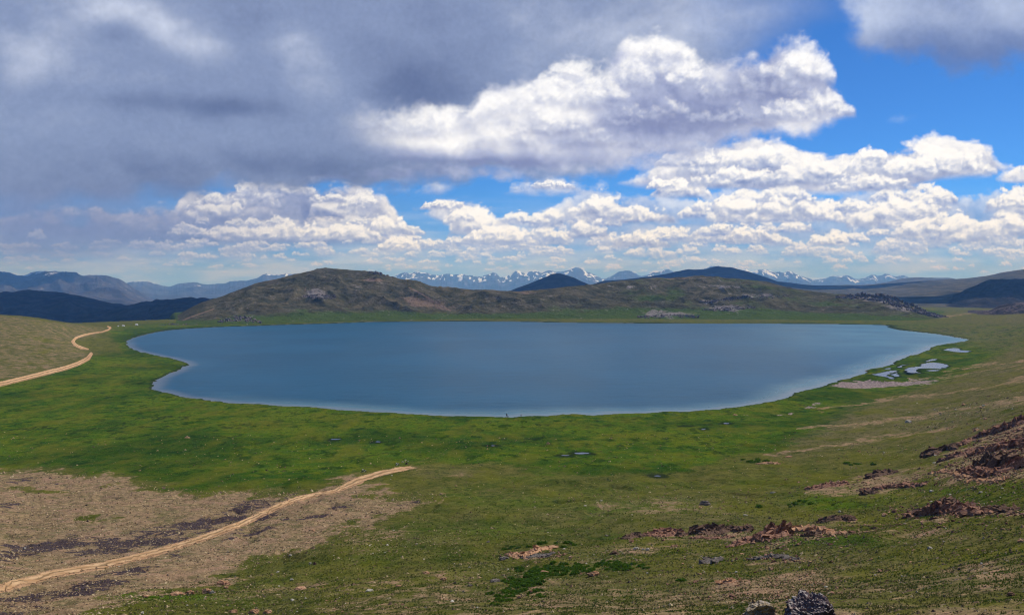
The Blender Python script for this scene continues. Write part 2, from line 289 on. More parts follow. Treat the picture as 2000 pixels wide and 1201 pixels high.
    for (cx, by, wd, ht, br, al_) in [(1430, 215, 120, 70, .30, .8), (1490, 200, 110, 78, .34, .8), (1290, 170, 150, 92, .62, .95), (1350, 190, 90, 70, .52, .9), (1240, 200, 110, 80, .55, .85), (1570, 190, 110, 92, .60, .95), (1610, 238, 90, 60, .50, .9), (1545, 250, 120, 56, .40, .8), (1640, 236, 60, 36, .48, .8),
        (1120, 195, 150, 70, .66, .95), (1060, 225, 120, 60, .58, .9), (1170, 232, 130, 64, .50, .85), (1000, 250, 130, 72, .56, .85), (940, 270, 110, 70, .60, .9), (870, 285, 130, 70, .62, .85), (800, 285, 120, 56, .48, .7), (740, 270, 110, 50, .36, .5), (1080, 278, 150, 50, .42, .8), (980, 302, 150, 44, .36, .7), (1240, 262, 150, 50, .30, .7), (1330, 262, 160, 56, .22, .7), (1430, 262, 150, 50, .22, .7), (1170, 300, 160, 40, .28, .6)]:
        cum(cx, by, wd*1.25, ht*1.15, int(cx*7+by), (253, 253, 255), (178, 186, 214), (134, 142, 182), br-(.22 if 1150 < cx < 1520 and by > 195 else .05)-(.20 if by > 255 else 0), al_*(.62 if cx < 1020 else .8 if cx < 1200 else .95), ht*(.62 if cx < 1020 else .5))
    # grey lobe at the upper right
    e2 = pch([1560, 1640, 1700, 1760, 1810, 1860, 1930, 2000, 2100, 2600], [-140, 95, 118, 118, 122, 146, 146, 130, 110, 90], PX)
    lft = sst(PX, 1640, 1690)
    dd = e2-PY+34*fbm(U*9, Vv*11, 5, .5, 401)+10*fbm(U*30, Vv*36, 4, .6, 402); a = sst(dd, -8, 40)*sst(PX+30*med+18*rag, 1640, 1700)
    B = .45+.18*big+.12*med-.5*sst(PY, 20, 130)+.2*blob(1700, 40, 60, 80)
    b1 = sst(B, -.1, .9)[:, None]
    put(allx, L3(102, 122, 172)*(1-b1)+L3(196, 208, 234)*b1, a*.96)
    return C, Al
# ---------------------------------------------------------------- helpers for objects
def tag(o, label=None, cat=None, group=None, kind=None):
    if label: o['label'] = label
    if cat: o['category'] = cat
    if group: o['group'] = group
    if kind: o['kind'] = kind
    return o
def mesh_np(name, co, quads=None, tris=None, mat=None, smooth=True, attrs=None):
    me = bpy.data.meshes.new(name); co = np.ascontiguousarray(co, np.float32)
    polys = []; nq = 0 if quads is None else len(quads); ntr = 0 if tris is None else len(tris)
    me.vertices.add(len(co)); me.vertices.foreach_set('co', co.ravel())
    li = []
    if nq: li.append(np.ascontiguousarray(quads, np.int32).ravel())
    if ntr: li.append(np.ascontiguousarray(tris, np.int32).ravel())
    li = np.concatenate(li); me.loops.add(len(li)); me.loops.foreach_set('vertex_index', li)
    ls = np.concatenate([np.arange(nq)*4, nq*4+np.arange(ntr)*3]).astype(np.int32)
    me.polygons.add(nq+ntr); me.polygons.foreach_set('loop_start', ls)
    me.update(calc_edges=True)
    me.polygons.foreach_set('use_smooth', np.full(nq+ntr, smooth, bool))
    for k, v in (attrs or {}).items():
        v = np.asarray(v, np.float32)
        if v.ndim == 1: a = me.attributes.new(k, 'FLOAT', 'POINT'); a.data.foreach_set('value', v)
        else:
            c = np.ones((len(v), 4), np.float32); c[:, :v.shape[1]] = v
            a = me.attributes.new(k, 'FLOAT_COLOR', 'POINT'); a.data.foreach_set('color', c.ravel())
    if mat: me.materials.append(mat)
    me.validate(); o = bpy.data.objects.new(name, me); COL.objects.link(o); return o
def grid_quads(nr, nc, wrap=False):
    i = np.arange(nr-1)[:, None]*nc; j = np.arange(nc if wrap else nc-1)[None]; j2 = (j+1) % nc
    return np.stack([i+j, i+j2, i+nc+j2, i+nc+j], -1).reshape(-1, 4)
def W2P(x, y, z):
    yy = np.maximum(y, 1e-3); return 1000+F*x/yy, HY+F*(CH-z)/yy
def P2W(px, py, z=0.0):
    y = (CH-z)*F/(py-HY); return (px-1000)/F*y, y
def sdpoly(px, py, poly):
    """signed distance, negative inside"""
    P = np.asarray(poly, float); Q = np.roll(P, -1, 0); best = np.full(px.shape, 1e18); ins = np.zeros(px.shape, bool)
    for (x1, y1), (x2, y2) in zip(P, Q):
        dx, dy = x2-x1, y2-y1; t = np.clip(((px-x1)*dx+(py-y1)*dy)/(dx*dx+dy*dy+1e-12), 0, 1)
        best = np.minimum(best, (px-x1-t*dx)**2+(py-y1-t*dy)**2)
        c = ((y1 > py) != (y2 > py)); ins ^= c & (px < (x2-x1)*(py-y1)/((y2-y1) if y2 != y1 else 1e-12)+x1)
    d = np.sqrt(best); return np.where(ins, -d, d)
def dline(px, py, pts):
    """distance to a line of points, and the third value interpolated along it"""
    best = np.full(px.shape, 1e18); val = np.zeros(px.shape)
    for a, b in zip(pts[:-1], pts[1:]):
        dx, dy = b[0]-a[0], b[1]-a[1]; t = np.clip(((px-a[0])*dx+(py-a[1])*dy)/(dx*dx+dy*dy+1e-12), 0, 1)
        d = (px-a[0]-t*dx)**2+(py-a[1]-t*dy)**2; m = d < best; best = np.where(m, d, best)
        if len(a) > 2: val = np.where(m, a[2]+(b[2]-a[2])*t, val)
    return np.sqrt(best), val

# ---------------------------------------------------------------- sky: clouds on a far dome
def build_sky():
    pxs = np.concatenate([np.arange(-140, 2141, 1.7)]); azs = np.arctan((pxs-1000)/F); a1 = azs[-1]; a0 = azs[0]
    side = np.linspace(0, 1, 90)[1:-1]*(2*np.pi-(a1-a0))
    azf = np.concatenate([azs, a1+side]); pxf = np.concatenate([pxs, pxs[-1]+side*F*1.0])
    cosc = np.concatenate([np.cos(azs), np.full(len(side), math.cos(a1))])
    pys = np.concatenate([[700, 620, 590], np.arange(575, -20, -1.7), np.linspace(-24, -420, 30)])
    PXg, PYg = np.meshgrid(pxf, pys); AZ = np.broadcast_to(azf, PXg.shape); v = (HY-PYg)/F*cosc[None]
    Rr = 75000.0; co = np.stack([np.sin(AZ)*Rr, np.cos(AZ)*Rr, v*Rr+CH], -1)
    rad = np.sqrt(1+v*v)[..., None]; co = (co-np.array([0, 0, CH]))/rad+np.array([0, 0, CH])
    C, Al = skycol(np.clip(PXg.ravel(), -2500, 6200), PYg.ravel())
    Al = Al*sst(PYg.ravel(), -400, -150)
    m = bpy.data.materials.new('cloudy_sky'); m.use_nodes = True; t = NT(m.node_tree); t.n.clear(); m.cycles.emission_sampling = 'NONE'
    at = t.node('ShaderNodeAttribute'); at.attribute_name = 'cloud'; al = t.node('ShaderNodeAttribute'); al.attribute_name = 'cover'
    tc = t.node('ShaderNodeTexCoord'); n1 = t.noise(tc.outputs['Object'], 1/420, 6, .62)
    col = t.mix(.16, at.outputs[0], t.mix(1.0, at.outputs[0], t.mix(n1, (.1, .1, .1), (1.9, 1.9, 1.9)), 'MULTIPLY'))
    e = t.node('ShaderNodeEmission'); t.put(e.inputs[0], col); tr = t.node('ShaderNodeBsdfTransparent')
    ms = t.node('ShaderNodeMixShader'); t.put(ms.inputs[0], al.outputs[2]); t.put(ms.inputs[1], tr.outputs[0]); t.put(ms.inputs[2], e.outputs[0])
    o = t.node('ShaderNodeOutputMaterial'); t.put(o.inputs[0], ms.outputs[0])
    ob = mesh_np('sky', co.reshape(-1, 3), grid_quads(len(pys), len(pxf), True), None, m, True, dict(cloud=C, cover=Al))
    tag(ob, kind='structure')

# ---------------------------------------------------------------- terrain
SHORE = [(247,668),(252,664),(262,659),(276,655),(292,651),(310,648),(330,645),(362,642),(400,640),(440,638),(480,637),(560,634),(640,632),(720,629),(800,628),(900,627.5),(1000,628),(1100,630),(1200,631),(1350,632),(1500,632),(1620,633),(1700,634),(1728,635),(1738,637),(1733,639),(1745,642),(1762,645),(1800,649),(1830,652),(1860,657),(1893,663),(1885,667),(1862,670),(1835,674),(1820,678),(1812,685),(1797,691),(1775,696),(1760,702),(1748,707),(1738,714),(1715,719),(1700,723),(1688,731),(1668,737),(1645,742),(1625,748),(1618,753),(1590,758),(1562,765),(1548,772),(1535,779),(1500,786),(1450,794),(1400,801),(1340,805),(1300,805),(1270,808),(1200,808),(1160,811),(1120,810),(1060,813),(1030,812),(1000,816),(950,815),(900,813),(850,812.5),(780,808),(700,803),(660,801),(620,797),(540,793),(500,790),(460,789),(430,785),(400,782),(350,774),(320,768),(297,760),(296,754),(305,742),(325,731),(345,723),(358,716),(369,713),(355,706),(340,702),(325,698),(306,695),(290,691),(275,688),(262,684),(250,677)]
LAKE = np.array([P2W(a, b) for a, b in SHORE])
_K = {  # per column of the view: (distance, ground height)
 -200: [(8,71),(30,64),(60,54),(90,46),(150,34),(200,24),(260,14),(330,8),(450,5),(560,10),(700,26),(900,44),(1000,44),(1400,-20),(1700,-50),(2200,-80)],
 0:    [(8,71),(30,62.5),(60,49),(90,39),(150,23),(200,15),(260,9),(330,5),(450,2.6),(560,3.6),(700,13),(850,26),(1000,34),(1150,30),(1400,-15),(1700,-45),(2200,-80)],
 100:  [(8,71),(30,62.5),(60,49.5),(90,40),(150,23),(200,15.5),(260,9),(330,5),(450,2.2),(600,2),(700,6),(850,17),(1000,26),(1130,24),(1400,-12),(1700,-45),(2200,-80)],
 200:  [(8,71),(30,62.5),(60,50),(90,40),(150,23.5),(200,16),(260,9.5),(330,4.6),(450,2),(800,1.2),(900,2.5),(1100,7),(1250,3),(1500,-20),(2200,-70)],
 300:  [(8,71),(30,62.5),(60,50),(90,40),(150,24),(200,16),(250,10),(300,5.5),(400,2),(540,1),(1200,1.5),(1450,-1),(1700,-28),(2200,-60)],
 500:  [(8,71),(30,62.5),(60,50),(90,39),(140,26),(180,19),(230,12.5),(300,5.5),(400,1.8),(500,.8),(1400,1.5),(1700,-10),(2200,-30)],
 750:  [(8,71.5),(30,63),(60,51.5),(90,41),(130,31),(180,21.5),(240,12.5),(310,5.2),(400,1.6),(1400,1.5),(1700,2),(2200,-8)],
 1000: [(8,71.5),(20,67),(40,59),(60,51.5),(90,41.5),(130,31.5),(180,22),(240,13),(310,6),(400,1.8),(1450,1.5),(1700,2),(2200,-8)],
 1250: [(8,71.5),(20,67),(40,59.5),(60,52),(90,42.5),(130,33),(180,23.5),(240,14.5),(310,7.5),(400,2.4),(1450,1.5),(1700,2),(2200,-8)],
 1500: [(8,71.5),(20,67.2),(40,60),(60,53),(90,44.5),(130,35),(180,25.5),(240,17),(310,9.5),(400,4),(480,1.5),(1450,1.5),(1700,2),(2200,-9)],
 1750: [(8,71.5),(20,67.5),(40,60.5),(70,51.5),(100,44.5),(150,34.5),(220,23.5),(300,15.5),(400,9.5),(480,6),(560,3.8),(650,2),(760,.8),(1400,1.5),(1700,1),(2200,-10)],
 1880: [(8,71.5),(20,67.5),(40,61),(70,53),(100,47),(150,38.5),(200,32),(260,25.5),(400,16.5),(600,8),(760,3.5),(900,1.6),(1200,1.8),(1600,2),(2200,-12)],
 2000: [(8,71.5),(20,67.5),(40,61.5),(70,54.5),(100,49.5),(130,46),(175,41.5),(200,39),(260,33.5),(400,25.5),(600,18),(900,12.5),(1200,12),(1600,9),(2200,-12)],
 2250: [(8,71.5),(20,68),(40,63),(70,58),(100,55),(130,53),(175,50),(260,45),(400,38),(600,30),(900,26),(1200,24),(1600,16),(2200,-12)],
}
_LY = np.linspace(math.log(2), math.log(2200), 260); _CX = np.arange(-200, 2251, 25.0)
def _table():
    cols = sorted(_K); rows = np.array([np.interp(_LY, [math.log(2)]+[math.log(a) for a, b in _K[c]], [73.7]+[b for a, b in _K[c]]) for c in cols])
    T = np.array([np.interp(_CX, cols, rows[:, j]) for j in range(len(_LY))]).T
    for ax, n in ((0, 5), (1, 6)):
        k = np.hanning(2*n+3)[1:-1]; k /= k.sum(); P = np.pad(T, [(n, n) if a == ax else (0, 0) for a in (0, 1)], 'edge')
        T = sum(k[i]*np.take(P, np.arange(i, i+T.shape[ax]), ax) for i in range(2*n+1))
    return T
_T = _table()
AZL = math.atan(1250/F)
def ground_base(X, Y):
    r = np.hypot(X, Y); az = np.arctan2(X, Y); ac = np.clip(az, -AZL*.96, AZL); ye = np.maximum(r*np.cos(ac), 2.0)
    ci = np.clip((1000+F*np.tan(ac)-_CX[0])/25, 0, len(_CX)-1.001); li = np.clip((np.log(ye)-_LY[0])/(_LY[1]-_LY[0]), 0, len(_LY)-1.001)
    a = ci.astype(int); b = li.astype(int); fa = ci-a; fb = li-b
    z = _T[a, b]*(1-fa)*(1-fb)+_T[a+1, b]*fa*(1-fb)+_T[a, b+1]*(1-fa)*fb+_T[a+1, b+1]*fa*fb
    z = z-230*sst(r, 2300, 9000)-120*sst(r, 9000, 20000)
    w_ = sst(np.abs(az), R(60), R(115)); z = z*(1-w_)+w_*(74-6*sst(r, 50, 500)-60*sst(r, 800, 5000))
    return z
PONDS = [([(1842,683.4),(1852,680.4),(1866,679.6),(1873,680.6),(1874,684),(1886,684.6),(1896,685),(1888,688.4),(1868,687.4),(1850,684.6)], 'crescent pond'),
 ([(1807,705.6),(1815,703),(1820,701.2),(1830,700.8),(1826,703.4),(1816,705.2),(1809,706.4)], 'p'), ([(1753,716.6),(1760,713.4),(1768,712.2),(1780,711.2),(1777,714.4),(1765,716.4),(1757,717.6)], 'p'),
 ([(1768,720.5),(1780,717),(1798,715.4),(1800,710.5),(1815,708.2),(1830,708),(1845,711),(1853,715),(1846,718),(1838,720),(1820,721),(1793,722),(1795,728.6),(1788,727.6),(1781,728.6),(1771,726)], 'p'),
 ([(1806,723.4),(1825,722),(1838,723),(1822,725)], 'p'), ([(1703,731),(1720,728),(1733,725.4),(1745,723.2),(1753,723.4),(1752,726),(1740,729),(1732,731),(1730,734),(1745,736.4),(1744,740),(1735,739),(1734,736),(1715,734)], 'p'),
 ([(1740,731.4),(1750,728),(1758,735),(1748,735.4)], 'p'), ([(1726,719.8),(1735,718.6),(1741,719),(1739,721),(1730,721)], 'p')]
for cx, cy, a, b in [(1136,885,17,1.7),(1104,889,10,.8),(655,857.5,10,1.2),(738,862.5,5,1.0),(1341,832,11,1.6),(1374,838,5,1.0),(1418,826.5,6,1.2),(1284,929,8,1.3),(963,870,4,1.0)]:
    rg = random.Random(int(cx)); PONDS.append(([(cx+a*math.cos(k*.5236)*rg.uniform(.75, 1.15), cy+b*math.sin(k*.5236)*rg.uniform(.6, 1.2)) for k in range(12)], 'p'))
def _lev(poly):
    cx = sum(p[0] for p in poly)/len(poly); cy = max(p[1] for p in poly); Y = np.linspace(150, 1200, 4000); z = ground_base((cx-1000)/F*Y, Y)
    i = np.argmax(HY+F*(CH-z)/Y < cy); return float(z[i])
PONDW = []
for poly, _ in PONDS:
    l = _lev(poly); PONDW.append((l, np.array([P2W(a, b, l) for a, b in poly])))
def lake_sd(X, Y):
    sd = np.full(X.shape, 400.0); m = (Y > 330) & (Y < 1750) & (np.abs(X) < 1100)
    x = X[m]; y = Y[m]; sd[m] = sdpoly(x, y, LAKE)+2.4*fbm(x/22, y/26, 4, .55, 71)+1.0*fbm(x/5, y/10, 3, .6, 72); return sd
def ground_z(X, Y, full=False):
    X = np.asarray(X, float); Y = np.asarray(Y, float); z = ground_base(X, Y); r = np.hypot(X, Y)
    sd = lake_sd(X, Y)
    hilly = sst(z, 2, 14)
    rel = .9*fbm(X/38, Y/38, 4, .5, 3)*hilly*sst(r, 20, 120)+2.2*fbm(X/150, Y/150, 3, .5, 4)*hilly*sst(r, 250, 600)
    hum = (.16+.10*hilly)*fbm(X/5.5, Y/5.5, 4, .55, 5)*sst(r, 2, 20)*(1-.5*sst(r, 600, 1400))
    gul = -1.1*sst(ridged(X/60, Y/60, 3, .5, 9), .62, .9)*hilly*sst(r, 60, 140)*(1-sst(r, 250, 420))
    z = z+rel+hum+gul+.35*fbm(X/24, Y/24, 3, .5, 8)*sst(r, 60, 200)
    near = sst(sd, 90, 6); z = z*(1-near)+near*(.55+.012*np.maximum(sd, 0)+.35*hum+.2*fbm(X/9, Y/9, 2, .5, 11))
    z = np.maximum(z, .25)*(sd < 300)+z*(sd >= 300)
    z = np.where(sd < 0, -np.minimum(.12+.05*(-sd), 9), z*sst(sd, -.5, 1.0)+.0)
    for l, P in PONDW:
        c = P.mean(0); m = (np.abs(X-c[0]) < 60) & (np.abs(Y-c[1]) < 90)
        if not m.any(): continue
        d = sdpoly(X[m], Y[m], P); f = sst(d, 16, 4); z[m] = z[m]*(1-f)+(l-.06)*f+.0*d
    return (z, sd) if full else z
_ys = np.exp(np.linspace(math.log(6), math.log(1600), 1500))
def pix(px, py):
    """the point of the ground seen at a column and row of the photograph"""
    z = ground_z((px-1000)/F*_ys, _ys); row = HY+F*(CH-z)/_ys
    i = int(np.argmax(row < py)); i = max(i, 1); a, b = row[i-1], row[i]; t = (a-py)/(a-b) if a != b else 0
    y = _ys[i-1]+(_ys[i]-_ys[i-1])*min(max(t, 0), 1); x = (px-1000)/F*y
    return Vector((x, y, float(ground_z(np.array([x]), np.array([y]))[0])))

# ---------------------------------------------------------------- materials of the land
def principled(name):
    m = bpy.data.materials.new(name); m.use_nodes = True; t = NT(m.node_tree); b = t.n['Principled BSDF']; b.inputs['Roughness'].default_value = .9
    b.inputs['Specular IOR Level'].default_value = 0.0
    return m, t, b
def attr(t, nm):
    a = t.node('ShaderNodeAttribute'); a.attribute_name = nm; s = t.node('ShaderNodeSeparateColor'); t.put(s.inputs[0], a.outputs[0]); return s.outputs
def bump(t, b, h, strength, dist):
    n = t.node('ShaderNodeBump'); n.inputs['Strength'].default_value = strength; n.inputs['Distance'].default_value = dist
    t.put(n.inputs['Height'], h); t.put(b.inputs['Normal'], n.outputs[0])
def ground_material():
    m, t, b = principled('alpine_meadow'); g = t.node('ShaderNodeNewGeometry').outputs['Position']
    A = attr(t, 'mA'); B = attr(t, 'mB'); Cc = attr(t, 'mC')
    bare, lush, path = A[0], A[1], A[2]; dry, lichen, scree = B[0], B[1], B[2]; yel, wet, pale = Cc[0], Cc[1], Cc[2]
    flat = t.vm('MULTIPLY', g, (1, 1, .3))
    nL = t.noise(flat, 1/34, 4, .55); nM = t.noise(flat, 1/7, 5, .6); nS = t.noise(flat, 1/1.5, 5, .62); nF = t.noise(flat, 2.6, 4, .65)
    green = t.mix(t.ramp(nL, .35, .65), (.024, .076, .005), (.068, .124, .007))
    green = t.mix(t.ramp(nM, .42, .68), green, (.105, .132, .007))
    olive = t.mix(t.ramp(nM, .3, .7), (.066, .078, .012), (.140, .125, .034))
    c = t.mix(t.ramp(t.add(lush, t.mul(t.sub(nL, .5), 1.1)), .2, .8), olive, green)
    nX = t.noise(flat, 1/95, 3, .5); c = t.mix(t.mul(t.ramp(nX, .48, .60), t.mul(lush, .75)), c, (.016, .050, .004)); c = t.mix(t.mul(t.ramp(nX, .46, .36), t.mul(lush, .5)), c, (.120, .140, .008))  # broad dark and bright patches: cloud shadow and sun put into the turf colour
    c = t.mix(t.mul(dry, t.ramp(nM, .3, .6)), c, (.150, .122, .060))
    c = t.mix(t.mul(yel, t.ramp(nS, .45, .62)), c, (.22, .17, .01))
    c = t.mix(t.mul(t.ramp(nS, .52, .64), .75), c, (.012, .028, .004))
    c = t.mix(t.mul(t.ramp(nF, .52, .66), .50), c, (.150, .135, .050)); c = t.mix(t.mul(t.ramp(nF, .46, .36), .45), c, (.012, .022, .004))
    st1 = t.noise(t.vm('MULTIPLY', g, (1/7, 1/13, 0)), 1.0, 5, .65)
    c = t.mix(t.mul(t.ramp(st1, .53, .62), t.mul(lush, .8)), c, (.014, .036, .005))
    c = t.mix(t.mul(t.ramp(t.noise(t.vm('MULTIPLY', g, (1/16, 1/40, 0)), 1.0, 4, .6), .48, .66), .6), c, (.115, .115, .014))
    # stony soil between the tufts
    soil = t.mix(t.ramp(nS, .35, .65), (.150, .105, .055), (.34, .235, .125))
    soil = t.mix(t.ramp(nM, .45, .7), soil, (.30, .185, .115))
    soil = t.mix(t.ramp(nF, .56, .70), soil, (.075, .060, .045)); soil = t.mix(t.ramp(nF, .42, .30), soil, (.38, .30, .19))
    soil = t.mix(t.mul(t.ramp(t.noise(flat, 1/3.2, 4, .6), .5, .62), .55), soil, (.085, .090, .032))
    br = t.add(bare, t.add(t.mul(t.sub(nM, .5), .9), t.mul(t.sub(nS, .5), .9)))
    c = t.mix(t.ramp(br, .38, .68), c, soil)
    lc = t.add(t.mul(lichen, .84), t.add(t.mul(t.sub(t.noise(flat, 1/4.2, 4, .6), .5), 1.7), t.mul(t.sub(nS, .5), 1.5)))
    lcol = t.mix(t.ramp(nF, .4, .6), (.035, .024, .026), (.082, .060, .062))
    c = t.mix(t.mul(t.ramp(lc, .40, .47), t.ramp(lichen, .02, .25)), c, lcol)
    sc = t.mix(t.ramp(nS, .40, .60), (.09, .070, .068), (.33, .25, .23)); sc = t.mix(t.ramp(nF, .5, .7), sc, (.42, .34, .30)); c = t.mix(t.ramp(t.add(scree, t.mul(t.sub(nS, .5), .9)), .4, .6), c, sc)
    pl = t.noise(flat, 3.1, 3, .7); c = t.mix(t.mul(t.ramp(pl, .60, .66), t.ramp(t.add(pale, t.mul(t.sub(nM, .5), 1.2)), .3, .7)), c, (.36, .30, .21))
    c = t.mix(t.ramp(t.add(path, t.mul(t.sub(nS, .5), .7)), .42, .62), c, t.mix(nS, (.40, .22, .11), (.56, .35, .20)))
    c = t.mix(t.mul(wet, .9), c, (.016, .026, .010))
    t.put(b.inputs['Base Color'], c)
    bump(t, b, t.add(t.mul(nS, 1.0), t.add(t.mul(nF, .45), t.mul(nM, 1.5))), 1.0, .6)
    return m

def build_ground():
    pxs = np.linspace(-90, 2090, 1360); azf = np.arctan((pxs-1000)/F); n_side = 110
    side = azf[-1]+np.linspace(0, 1, n_side+2)[1:-1]*(2*np.pi-(azf[-1]-azf[0])); azs = np.concatenate([azf, side]); nc = len(azs)
    rs = np.concatenate([[.05], np.exp(np.linspace(math.log(1.2), math.log(20), 30))[:-1], np.exp(np.linspace(math.log(20), math.log(190), 400))[:-1], 1/np.linspace(1/190, 1/1650, 560), np.exp(np.linspace(math.log(1650), math.log(27000), 90))[1:]])
    RR, AZ = np.meshgrid(rs, azs, indexing='ij')
    cs = np.concatenate([np.cos(azf), np.full(n_side, math.cos(azf[-1]))])[None]; RR = RR/cs*sst(RR, 0, 1)+RR*0+.0
    RR = np.minimum(RR, 33000); X = (RR*np.sin(AZ)).ravel(); Y = (RR*np.cos(AZ)).ravel()
    z, sd = ground_z(X, Y, True); PX, PY = W2P(X, Y, z); fr = (Y > 5) & (PX > -150) & (PX < 2150)
    # masks: areas of the ground by kind of cover, edges broken by noise
    ix = np.nonzero(fr)[0]; px = PX[ix]; py = PY[ix]; x = X[ix]; y = Y[ix]
    sc_ = (py-HY)/300
    wx = px+26*sc_*fbm(x/22, y/34, 4, .55, 51); wy = py+9*sc_*fbm(x/22, y/34, 4, .55, 52)+4*sc_*fbm(x/6, y/12, 3, .6, 53)
    def area(pts, soft): 
        P = np.array(pts); v = np.zeros(len(px)); k = soft+30
        m = (wx > P[:, 0].min()-k) & (wx < P[:, 0].max()+k) & (wy > P[:, 1].min()-k) & (wy < P[:, 1].max()+k)
        v[m] = sst(sdpoly(wx[m], wy[m], pts), soft, -soft); return v
    def spot(cx, cy, rx, ry, ang=0.0):
        ca, sa = math.cos(R(ang)), math.sin(R(ang)); dx = wx-cx; dy = wy-cy
        return np.exp(-(((dx*ca+dy*sa)/rx)**2+((-dx*sa+dy*ca)/ry)**2))
    def stripe(pts, soft=.5, warp=True):
        a_, b_ = (wx, wy) if warp else (px, py); P = np.array(pts); v = np.zeros(len(px))
        m = (a_ > P[:, 0].min()-40) & (a_ < P[:, 0].max()+40) & (b_ > P[:, 1].min()-40) & (b_ < P[:, 1].max()+40)
        d, wv = dline(a_[m], b_[m]*1.0, pts); v[m] = sst(d, wv*(1+soft), wv*(1-soft)); return v
    wx_, wy_ = wx, wy; wx = wx+30*sc_*fbm(x/9, y/14, 4, .6, 57); wy = wy+12*sc_*fbm(x/9, y/14, 4, .6, 58)
    bare = area([(-200,922),(60,922),(130,926),(200,930),(260,945),(330,955),(390,968),(470,962),(560,972),(620,960),(660,942),(700,934),(720,945),(700,962),(790,972),(870,968),(820,985),(740,1018),(690,1040),(620,1068),(520,1090),(440,1120),(360,1145),(290,1160),(200,1190),(150,1240),(-200,1240)], 20)
    wx, wy = wx_, wy_
    bare = np.maximum(bare, .42*area([(-100,600),(210,640),(180,660),(140,665),(165,685),(190,690),(110,720),(-100,765)], 6))
    bare = np.maximum(bare, .95*spot(1500, 1150, 170, 44))
    bare = np.maximum(bare, .55*spot(1300, 1170, 130, 30)); bare = np.maximum(bare, .6*spot(1750, 1040, 160, 16, 4)); bare = np.maximum(bare, .6*spot(1900, 1010, 90, 10, 6)); bare = np.maximum(bare, .62*spot(1950, 1130, 110, 30)); bare = np.maximum(bare, .5*spot(1250, 1080, 160, 22, -8))
    bare = np.maximum(bare, .5*spot(960, 1150, 120, 30)); bare = np.maximum(bare, .75*spot(1720, 940, 150, 22, -12)); bare = np.maximum(bare, .6*spot(1620, 950, 60, 10, -8)); bare = np.maximum(bare, .5*spot(1280, 995, 200, 20, 4)); bare = np.maximum(bare, .8*spot(1900, 900, 100, 40, -14))
    bare = np.maximum(bare, .95*spot(1970, 870, 80, 45, -20)); bare = np.maximum(bare, .5*spot(740, 1050, 120, 20, -14)); bare = np.maximum(bare, .45*spot(600, 1140, 200, 20, -10)); bare = np.maximum(bare, .5*spot(680, 940, 60, 12)); bare = np.maximum(bare, .5*spot(895, 928, 40, 5))
    for pts in ([(1560,838,4),(1700,828,5),(1800,812,5),(1900,795,6),(2020,775,7)], [(1600,800,3),(1750,778,4),(1880,764,4),(2020,738,5)], [(1770,742,2),(1850,736,3),(1920,724,3),(2020,712,3)], [(1830,728,1.5),(1900,716,2),(2020,702,2)], [(1480,890,3),(1620,872,4),(1760,850,5),(1850,838,5)], [(1770,622,2),(1850,618,2),(1920,608,2.5),(2020,600,3)]):
        bare = np.maximum(bare, .62*stripe(pts, .9))
    bare = np.maximum(bare, .50*sst(wy, 1030, 1180)*sst(wx, 520, 700)); bare = np.maximum(bare, .9*spot(1980, 900, 110, 50, -20))
    for q in ((1295,1046,50,6), (1400,1046,70,8), (1500,1066,60,5,-20), (1600,1046,70,6), (1640,1022,50,4), (1850,1008,90,10), (1960,1002,70,6), (1045,1086,60,5,-10), (1510,1094,70,5), (1620,956,60,6), (1735,940,60,8), (1900,900,60,10), (1960,930,90,12), (1960,850,80,14,-20), (1430,1142,60,6)): bare = np.maximum(bare, .85*spot(*q))
    for q in ((170, 1015, 40, 5), (190, 1016, 30, 4), (245, 1008, 16, 3), (60, 960, 60, 8)): bare = bare*(1-.8*spot(*q))
    lush = area([(-200,760),(60,742),(130,718),(195,692),(240,690),(214,650),(225,640),(330,632),(2100,632),(2100,650),(1960,690),(1880,735),(1700,790),(1600,850),(1450,890),(1300,930),(1100,925),(950,905),(860,905),(790,905),(700,925),(600,950),(400,955),(250,925),(120,916),(-200,912)], 16)
    lush = np.maximum(lush*.95, .36*area([(850,905),(1100,930),(1400,900),(1700,940),(2050,960),(2050,1000),(1700,1010),(1400,1010),(1200,1040),(900,1100),(600,1130),(300,1180),(500,1110),(700,1050),(850,980)], 30))
    lush = np.maximum(lush, .9*spot(1620, 985, 90, 14)); lush = np.maximum(lush, .8*spot(1600, 1060, 120, 16)); lush = np.maximum(lush, .85*spot(1900, 950, 120, 10)); lush = np.maximum(lush, .7*spot(330, 1165, 120, 10)); lush = np.maximum(lush, .6*spot(1150, 1110, 140, 20, -10)); lush = np.maximum(lush, .6*spot(1200, 1045, 120, 7))
    dry = np.zeros(len(px)); dry = np.maximum(dry, .8*area([(-100,600),(210,640),(180,660),(140,665),(165,685),(190,690),(110,720),(-100,765)], 6))
    dry = np.maximum(dry, .85*area([(1750,640),(2100,590),(2100,860),(1750,860),(1500,900),(1650,800),(1880,735),(1960,690)], 20))
    dry = np.maximum(dry, .4*spot(1250, 1010, 300, 40)); dry = np.maximum(dry, .5*spot(900, 925, 90, 7)); dry = np.maximum(dry, .6*area([(850,1150),(2050,1040),(2050,1260),(800,1260)], 40))
    lichen = np.zeros(len(px))
